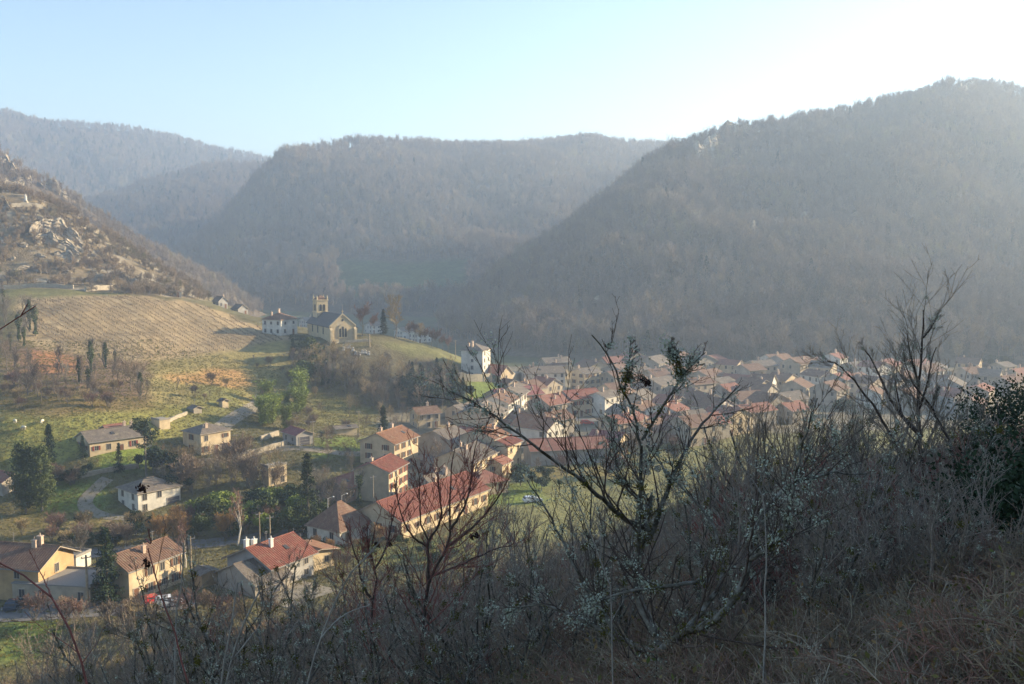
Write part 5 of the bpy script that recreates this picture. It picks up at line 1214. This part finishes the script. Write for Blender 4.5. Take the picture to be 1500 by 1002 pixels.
traced_tree('lichen_tree', 'gnarled leafless tree with lichen and moss, dark trunk forking above the brambles', 6.0, [
    ([(975,1070),(970,1000),(968,955),(962,930,.1),(935,885,.2),(930,825,.3),(950,770,.3),(955,720,.4)], 34, 10),
    ([(950,790,.3),(965,755,.3),(985,700,.4),(1010,645,.5),(1050,597,.6),(1086,562,.7)], 11, 3),
    ([(935,830,.3),(936,760,.1),(938,700,0),(940,645,-.1),(930,610,-.2),(912,570,-.3),(893,515,-.3),(866,490,-.4)], 10, 2.5),
    ([(940,645,-.1),(960,612,-.1),(988,570,-.2),(1003,545,-.2),(1036,514,-.3)], 6, 2.5),
    ([(914,575,-.3),(921,540,-.3),(924,496,-.2)], 4, 2), ([(997,548,-.2),(985,520,-.2),(977,496,-.1)], 3.5, 2),
    ([(950,775,.3),(915,762,.2),(880,730,0),(850,700,-.2),(790,662,-.4),(745,625,-.5),(715,602,-.6),(668,577,-.7)], 11, 2.5),
    ([(968,955),(990,930,-.3),(1040,915,-.5),(1080,880,-.6),(1095,820,-.6),(1112,760,-.5),(1150,712,-.4),(1200,690,-.3),(1270,694,-.2)], 18, 4),
    ([(1000,925,-.3),(1050,870,-.2),(1062,840,-.1),(1048,770,.1),(1012,727,.2),(975,690,.3),(945,650,.4)], 11, 3.5),
    ([(965,960),(920,940,.3),(870,918,.5),(820,893,.6),(790,880,.7),(735,900,.9)], 13, 4),
    ([(905,935,.3),(880,885,.4),(850,850,.5),(828,800,.5),(800,745,.6),(770,700,.7)], 11, 3),
    ([(870,918,.5),(880,850,.6),(862,780,.7),(868,700,.8),(858,660,.8)], 7, 2),
    ([(1040,850,-.1),(980,858,-.1),(900,868,0),(840,905,.2)], 9, 3),
    ([(1095,820,-.6),(1140,800,-.8),(1160,730,-.9),(1172,660,-1),(1200,575,-1)], 8, 2.5),
    ([(955,750,.3),(900,700,.5),(905,650,.6),(885,600,.7)], 6, 2)],
    'mossy', 'dark', 10, 5, 2, lichen=12000, moss=90, tr=0.0042, seed=21, heads=[(890,506,6),(948,560,7),(940,555,6)])
traced_tree('bare_tree', 'slender leafless tree with upright forks beside the dark evergreen bush', 10.5, [
    ([(1372,800),(1358,720),(1350,670),(1345,620,.1),(1342,580,.1),(1346,545,.1),(1352,490,.2),(1353,437,.2)], 13, 3),
    ([(1405,800),(1400,668),(1378,620),(1360,590),(1340,565),(1326,545),(1323,500),(1326,480)], 9, 2.5),
    ([(1350,640),(1322,612),(1298,575,.2),(1280,530,.3),(1266,512,.3)], 9, 2.5),
    ([(1345,560,.1),(1336,530),(1330,500),(1326,470)], 5, 2), ([(1346,600),(1360,560,-.2),(1364,525,-.2),(1373,505,-.2)], 5, 2),
    ([(1352,495,.2),(1365,480,.2),(1378,452,.2)], 4, 2), ([(1358,720),(1320,670,-.2),(1290,610,-.3),(1262,570,-.3),(1240,540,-.4),(1210,528,-.5)], 8, 2.5),
    ([(1322,612),(1310,560,.3),(1318,520,.3)], 4, 2), ([(1365,600),(1375,570),(1378,535)], 4, 2)], 'dark', 'grey', 9, 5, 2, lichen=2400, tr=0.006, seed=22, lr=0.34)
traced_tree('bare_shrub', 'black stemmed leafless shrub rising in front of the long red roof', 8.5, [
    ([(612,1040),(620,930),(622,880),(630,845),(650,815),(662,770),(656,735),(660,690),(668,650)], 15, 2.5),
    ([(628,850),(625,810),(627,790),(645,770),(648,735),(640,690)], 9, 2.5), ([(655,800),(690,775,.2),(715,750,.3),(735,720,.3),(752,690,.4)], 8, 2),
    ([(660,775),(680,745),(690,715),(690,680),(700,640)], 7, 2), ([(625,800),(600,785,-.2),(585,745,-.3),(575,700,-.3)], 6, 2),
    ([(630,845),(670,830,.3),(730,800,.5),(770,800,.6)], 7, 2), ([(627,790),(612,760),(618,715),(610,680)], 5, 2)], 'dark', 'red', 9, 6, 2, tr=0.005, seed=23, thin=0.62, lr=0.34, cat='shrub', heads=[(570,796,6),(552,798,5),(698,784,5),(691,786,5)])
traced_tree('bare_shrub', 'low black forked shrub left of the black stemmed shrub', 9.5, [
    ([(540,1020),(545,930),(545,880),(556,848),(545,822),(543,800),(550,770)], 12, 2.5), ([(545,880),(530,855),(528,830),(515,800),(505,760)], 8, 2),
    ([(548,835),(560,815),(570,790),(575,755),(590,720)], 6, 2), ([(545,822),(535,790),(540,750),(538,700)], 5, 2)], 'dark', 'red', 9, 6, 1, tr=0.006, seed=24, thin=0.6, lr=0.3, cat='shrub')
traced_tree('sapling', 'red barked sapling stem arching in front of the ochre house', 3.2, [
    ([(150,1100),(128,1000),(112,945),(90,895),(72,870),(45,850),(20,833),(-20,815)], 9, 4), ([(75,873),(60,840,.1),(40,800,.1)], 3, 1.5)], 'red', 'red', 4, 1, 0, tr=0.0018, seed=25, lr=0.12)
traced_tree('sapling', 'reddish whip like sapling crossing the white car', 3.6, [
    ([(305,1100),(275,1000),(248,905),(232,860),(220,820),(212,780),(207,735),(205,690)], 8, 3), ([(214,790),(224,800,-.1),(212,760,-.1),(213,720,-.1),(214,680,-.1)], 3.5, 2)], 'red', 'dark', 6, 2, 0, tr=0.0018, seed=26, lr=0.14, heads=[(208,716,7),(216,828,6),(213,822,5)])
traced_tree('twig', 'thin dark red twig reaching in over the vineyard', 2.6, [
    ([(-150,1300),(-130,900),(-110,640),(-60,520),(0,484),(22,470),(42,456),(59,443)], 9, 2.5), ([(30,464),(38,448),(46,438)], 3, 2), ([(-110,640),(-40,620),(0,585),(6,580)], 4, 2), ([(-110,700),(-30,670),(0,650),(4,640)], 4, 2)], 'red', 'red', 2, 1, 0, tr=0.0015, seed=27, lr=0.06, cat='shrub')
for i, (br, lab) in enumerate([
    ([([(320,1080),(335,975),(350,930),(368,890),(384,858)], 7, 4), ([(338,970),(358,945),(385,910)], 4, 2.5)], 'pale peeled stem standing below the stone garage'),
    ([([(315,1080),(325,990),(335,935),(343,905),(345,870),(352,830)], 6, 3.5)], 'pale crooked stem leaning beside the peeled one'),
    ([([(240,1080),(262,1000),(252,920),(262,880),(272,830),(268,780)], 6, 3)], 'pale grey stem rising before the white car'),
    ([([(1112,1080),(1119,985),(1124,900),(1126,800),(1120,735),(1108,703),(1098,702)], 5, 3)], 'tall bleached dead stalk with hooked tip'),
    ([([(895,860),(870,795),(840,720),(810,660),(790,620)], 3.5, 2)], 'straight bleached stalk slanting through the lichen tree'),
    ([([(430,1080),(460,960),(490,880),(520,830),(560,790)], 6, 3), ([(470,935),(500,900),(545,885)], 4, 2)], 'pale leaning stem between the brambles and the red roofed house')]):
    traced_tree('dead_stalk', lab, 5.0, br, 'pale', 'pale', 4, 1, 0, tr=0.002, seed=30 + i, lr=0.1, cat='stalk')
# copies of a few shrub patterns across the slope
def near_proto(name, h, w, stems, col, tw, seed, lichen=0, dens=4, tr=0.004, moss=0):
    rg = np.random.default_rng(seed); e = empty(name)
    a = rg.uniform(0, 6.28, stems); s = np.linspace(0, 1, 8); q = rg.uniform(0.15, 1, stems) * w / 2; hh = rg.uniform(0.6, 1, stems) * h
    P = np.stack([np.cos(a)[:, None] * q[:, None] * s ** 1.2, np.sin(a)[:, None] * q[:, None] * s ** 1.2, hh[:, None] * s - 0.1], -1)
    P[:, 1:] += rg.normal(0, 0.02 * h, (stems, 7, 3)).cumsum(1)
    R = np.linspace(0.011, 0.003, 8)[None] * h * rg.uniform(0.6, 1.2, (stems, 1))
    P1, R1 = kids(P, R, 9, 0.7, 0.32, 5, 0.25, rg, 0.2); P2, R2 = kids(P1, R1, 5, 0.7, 0.45, 4, 0.2, rg, 0.2); P3, R3 = kids(P2, R2, dens, 0.65, 0.5, 3, 0.15, rg, 0.2)
    MB().add(*tubes(P, R, 6)).add(*tubes(P1, np.maximum(R1, tr), 4)).build('trunk', FB[col], e, True)
    MB().add(*tubes(P2, np.maximum(R2, tr * 0.7), 3)).add(*tubes(P3, np.maximum(R3, tr * 0.5), 3)).build('crown', FB[tw], e)
    src = np.concatenate([P.reshape(-1, 3), P1.reshape(-1, 3)])
    if lichen:
        c = src[rg.integers(0, len(src), lichen // 12)]; MB().add(*cards(np.repeat(c, 12, 0) + rg.normal(0, 0.018, (len(c) * 12, 3)), 0.01, rg, 0.7)).build('lichen', LICH, e)
    if moss:
        c = src[rg.integers(0, len(src), moss)]; MB().add(*cards(np.repeat(c, 40, 0) + rg.normal(0, 0.02, (moss * 40, 3)), 0.012, rg, 0.6)).build('moss', MOSS, e)
    return e
for i in range(2):
    reg(f'nlichen{i}', near_proto('lichen_shrub', 2.6, 2.6, 6, 'mossy', 'grey', 500 + i, lichen=2600, moss=50), 2.6)
    reg(f'ndark{i}', near_proto('bare_shrub', 2.4, 2.2, 7, 'grey', 'grey', 510 + i, dens=3, lichen=900), 2.4)
    reg(f'nred{i}', near_proto('dogwood_shrub', 2.0, 1.8, 9, 'red', 'red', 520 + i, dens=3), 2.0)
    reg(f'nshoot{i}', near_proto('coppice_shoots', 4.2, 2.0, 8, 'tan', 'tan', 530 + i, dens=1, tr=0.007), 4.2)
    reg(f'npale{i}', near_proto('dry_shrub', 1.7, 1.8, 8, 'pale', 'grey', 540 + i, dens=3), 1.7)
def near(key, px, Y, s, label, group, cat='shrub'):
    x = (px - 750) / FPX * Y
    src = PROTO[key]; o = copy_tree(src) if 'used' in src else src; src['used'] = 1
    o.location = (float(x), float(Y), float(gz(x, Y)) - 0.05); o.rotation_euler = (rs.uniform(-.08, .08), rs.uniform(-.08, .08), rs.uniform(0, 6.28)); o.scale = (s, s, s)
    tag(o, label, cat, group)
for px, Y, s in [(1160,11,0.9),(1230,10.5,1.0),(1290,12,0.95),(1330,9.5,.9),(1200,14,.8),(1100,13,.7)]:
    near('nlichen%d' % (px // 10 % 2), px, Y, s, 'thorny shrub grey with lichen under the slender forked tree', 'lichen shrubs under the forked tree')
for px, Y, s in [(700,9,.8),(760,7.5,.7),(660,8,.7),(880,8,.75),(1040,8,.8),(1150,8.5,.8),(620,15,1),(350,7.5,.7),(180,15,1.1),(470,13,1),(1240,8,.7),(430,8,.8),(300,9,.9),(380,12,1),(490,10,.8),(560,7.5,.7),(240,13,1.1),(820,9,.7)]:
    near('nlichen%d' % (px // 10 % 2), px, Y, s, 'lichen crusted shrub among the brambles of the lower slope', 'lichen shrubs among the brambles')
for px, Y, s in [(1062,34,1.0),(1100,36,1.1),(1140,30,.85),(1165,36,1.1),(1200,32,1.0),(1232,34,1.0),(1045,28,.75),(1260,34,.8),(1120,44,1.2)]:
    near('nshoot%d' % (px // 3 % 2), px, Y, s, 'clump of tall straight leafless shoots in front of the hazy village', 'tall leafless shoots', 'shrub')
for px, Y, s in [(700,14,1),(760,16,1.1),(820,18,.9),(880,20,.9),(1000,20,.8),(660,22,1.2),(590,18,1),(520,20,1.1),(460,16,.9),(780,11,.9),(850,12,1),(1010,14,1),(1050,12,.9),(640,13,.9),(720,24,1.2),(960,15,.8),(1130,18,.7)]:
    near('ndark%d' % (px // 10 % 2), px, Y, s, 'grey leafless bush in the middle of the bramble slope', 'grey bushes on the bramble slope')
for px, Y, s in [(600,30,1.1),(640,36,1.1),(690,32,1.1),(740,38,1.2),(560,38,1.2),(500,34,1.1),(440,30,1),(790,30,1.1),(660,26,.9),(840,34,1.1),(700,44,1.3),(620,46,1.3),(400,40,1.1),(350,36,1),(720,18,.8),(780,22,.9),(1390,14,.9),(1440,11,.8),(1480,13,.9)]:
    near('nred%d' % (px // 10 % 2), px, Y, s, 'leafless bush with dark red twigs on the bramble slope', 'red twigged bushes')
for px, Y, s in [(1180,8,.8),(1260,7.5,.7),(1340,8,.7),(1420,7,.7),(1470,8.5,.8),(1300,14,1),(1380,17,.9),(1440,18,.8),(1230,18,1),(1100,9,.7),(620,11,.9),(540,14,1),(320,18,1),(200,22,1.1),(120,26,1.1),(60,30,1.1)]:
    near('npale%d' % (px // 10 % 2), px, Y, s, 'dry pale stemmed bush in the shaded undergrowth', 'dry pale bushes')
for px, Y, s in [(70,44,1.9),(110,52,2.0),(30,58,1.9),(170,60,2),(15,38,1.4),(230,48,1.5),(300,56,1.7),(90,70,2)]:
    near('ndark%d' % (px // 10 % 2), px, Y, s, 'dark bare shrub on the slope below the near houses', 'dark shrubs below the near houses')
for px, Y, s in [(1110,7,.7),(1190,6.5,.6),(1290,7,.65),(1360,6.5,.6),(1450,6.5,.6),(1130,10,.8),(1350,11,.8),(1410,9.5,.75),(1480,10.5,.7),(1260,9,.75),(1180,12,.9),(1310,16,1),(1400,14,.9),(1460,16,.9),(1060,7.5,.7),(1340,20,1),(1230,22,1.1)]:
    near(rs.choice(['nlichen0','ndark0','ndark1','nlichen1']), px, Y, s, 'twiggy leafless bush on the shaded bank below the evergreen', 'twiggy bushes below the evergreen')
for px, Y, s in [(1080,10,.9),(1150,14,1),(1220,12,1),(1280,9,.8),(1370,9,.8),(1440,9.5,.8),(560,22,1),(480,26,1),(620,20,1),(680,19,1),(300,28,1.1),(240,34,1.2),(540,28,1.1)]:
    near('nred%d' % (px // 10 % 2), px, Y, s, 'red twigged dogwood in the shaded tangle', 'dogwoods in the tangle')
for i, px in enumerate(range(1010, 1510, 21)):
    near(['nlichen0','ndark0','nred0','nlichen1','ndark1','npale0'][i % 6], px, 6.6 + (i * 37 % 29) / 10.0, 0.42 + (i * 13 % 7) / 35.0, 'low twiggy bush in the dark undergrowth at the foot of the bank', 'low undergrowth bushes')
# evergreen bushes on the right
reg('nbox0', blob_proto('evergreen_bush', 2.2, 2.4, 560, 'dark', n=6000, size=0.04, lobes=12), 2.2)
reg('nbox1', blob_proto('evergreen_bush', 2.4, 3.0, 561, 'dark', n=6000, size=0.042, lobes=12), 2.4)
def bush(key, px, Y, s, label): near(key, px, Y, s, label, None)
bush('nbox1', 1515, 9.5, 0.66, 'dark evergreen bush with sunlit leafy top beside the slender forked tree')
bush('nbox0', 1545, 8.2, 0.8, 'dark evergreen bush at the edge, right of the sunlit topped one')
bush('nbox0', 1430, 12.5, 0.6, 'small evergreen bush behind the slender forked tree')
bush('nbox1', 1482, 36, 1.5, 'rounded dark bush on the crest beside the footpath')
bush('nbox0', 1442, 36, 1.15, 'smaller rounded bush at the left end of the crest bush')
bush('nbox1', 132, 95, 1.3, 'dark juniper like bush on the slope before the beige annex')
# brambles and dead grass
BRM = hue_mat('bramble_mass', [(0.36,0.19,0.135),(0.30,0.235,0.145),(0.38,0.20,0.15),(0.34,0.29,0.18),(0.28,0.16,0.12),(0.42,0.36,0.26),(0.26,0.25,0.11),(0.38,0.30,0.21)])
MGR = hue_mat('slope_grass_mass', [(0.38,0.33,0.13),(0.24,0.28,0.07),(0.46,0.39,0.20),(0.29,0.28,0.09),(0.21,0.26,0.06)])
DLF = hue_mat('bramble_leaves', [(0.16,0.19,0.05),(0.30,0.15,0.07),(0.12,0.15,0.04),(0.36,0.22,0.10),(0.20,0.20,0.07)])
def bramble(name, seed, n=34, h=1.1, arch=0.8, m=BRM, r=0.006):
    rg = np.random.default_rng(seed); s = np.linspace(0, 1, 6)
    a = rg.uniform(0, 6.28, n); q = rg.uniform(0.1, 1, n) * arch; b = rg.normal(0, 0.35, (n, 2)); hh = rg.uniform(0.4, 1, n) * h
    P = np.stack([b[:, :1] + np.cos(a)[:, None] * q[:, None] * s ** 1.6, b[:, 1:] + np.sin(a)[:, None] * q[:, None] * s ** 1.6, hh[:, None] * np.sin(s * rg.uniform(1.3, 2.6, (n, 1))) - 0.05], -1)
    P[:, 1:] += rg.normal(0, 0.045, (n, 5, 3)).cumsum(1)
    R = np.full((n, 6), r) * np.linspace(1.3, 0.5, 6)
    P1, R1 = kids(P, R, 4, 0.8, 0.3, 3, 0.15, rg, 0.2, rr=0.8)
    P2, R2 = kids(P1, R1, 3, 0.9, 0.6, 3, 0.1, rg, 0.2)
    lf = np.concatenate([P1.reshape(-1, 3), P.reshape(-1, 3)]); lf = lf[rg.integers(0, len(lf), 150)]; lf = lf + rg.normal(0, 0.03, lf.shape)
    return bpy.data.objects.new(name, MB().add(*tubes(P, R, 3)).add(*tubes(P1, np.maximum(R1, 0.003), 3)).add(*tubes(P2, np.maximum(R2, 0.002), 3)).add(*cards(lf, 0.028, rg, 0.6), 1).mesh(name, [m, DLF]))
def blades(name, seed, n=60, h=0.55):
    rg = np.random.default_rng(seed); b = np.c_[rg.normal(0, 0.25, (n, 2)), np.zeros(n)]; d = np.c_[rg.normal(0, 0.2, (n, 2)), rg.uniform(0.4, 1, n) * h]; s = np.c_[rg.normal(size=(n, 2)), np.zeros(n)] * 0.007
    m_ = b + d * 0.6; t = b + d + np.c_[rg.normal(0, 0.12, (n, 2)), -0.05 * np.ones(n)]
    V = np.stack([b - s, b + s, m_ + s * 0.8, m_ - s * 0.8, t], 1).reshape(-1, 3); i = np.arange(n) * 5
    o = MB(); o.add(V, np.stack([i, i + 1, i + 2, i + 3], -1)); o.add(V, np.stack([i + 3, i + 2, i + 4], -1))
    return bpy.data.objects.new(name, o.mesh(name, MGR))
BRC = proto_col('bramble_prototypes', [bramble('bramble_a', 601), bramble('bramble_b', 602, 26, 1.2, 1.0), bramble('bramble_c', 603, 40, 0.8, 1.1), bramble('bramble_d', 604, 24, 1.3, 0.8), bramble('bramble_e', 605, 46, 0.6, 0.9)])
GRC = proto_col('slope_grass_prototypes', [blades('slope_grass_a', 611), blades('slope_grass_b', 612, 50, 0.8), blades('slope_grass_c', 613, 70, 0.35)])
def slope(name, n, coll, nidx, label, cat, seed, smin, smax, patch, r0=4.5, r1=200):
    rg = np.random.default_rng(seed); N_ = n * 4
    r = np.exp(rg.uniform(np.log(r0), np.log(r1), N_)) ; az = radians(1) * rg.uniform(-42, 52, N_)
    X = np.c_[r * np.sin(az), r * np.cos(az)]
    z = gz(X[:, 0], X[:, 1]); ok = (nearslope(X[:, 0], X[:, 1]) > valley(X[:, 0], X[:, 1]) + 0.5)
    ok &= fbm(X[:, 0] / 5, X[:, 1] / 5, seed, 3) > patch
    X, z, r = X[ok][:n], z[ok][:n], r[ok][:n]; m_ = len(X)
    s = rg.uniform(smin, smax, m_) * np.clip(0.5 + r / 130, 0.5, 0.85)
    return tag(instancer(name, np.c_[X, z], s, rg.uniform(0, 6.28, m_), np.where((r < 22) & (nidx == 5), np.array([0, 2, 4])[rg.integers(0, 3, m_)], rg.integers(0, nidx, m_)), coll), label, cat, kind='stuff')
slope('bramble_thicket', 13000, BRC, 5, 'tangled reddish brown brambles over the near hillside', 'brambles', 71, 0.7, 1.25, -0.16)
slope('slope_grass', 16000, GRC, 3, 'dead grass between the brambles of the near hillside', 'grass', 72, 0.7, 1.3, -0.1, r0=14)
# ------------------------------------------------------------------ haze: one closed box of even air round camera and scene
hm = bpy.data.materials.new('haze_air'); hm.use_nodes = True
hn = hm.node_tree; hn.nodes.clear()
ho = hn.nodes.new('ShaderNodeOutputMaterial'); hv = hn.nodes.new('ShaderNodeVolumePrincipled')
hv.inputs['Color'].default_value = (0.62, 0.78, 1.0, 1)
hv.inputs['Density'].default_value = HAZE_DENSITY
hv.inputs['Anisotropy'].default_value = HAZE_G
hn.links.new(hv.outputs[0], ho.inputs['Volume'])
hz = MB().box(-2600, 2600, -450, 3000, -8, 332).build('haze', hm)
tag(hz, 'thin pale blue haze filling the valley air', 'haze', kind='stuff')
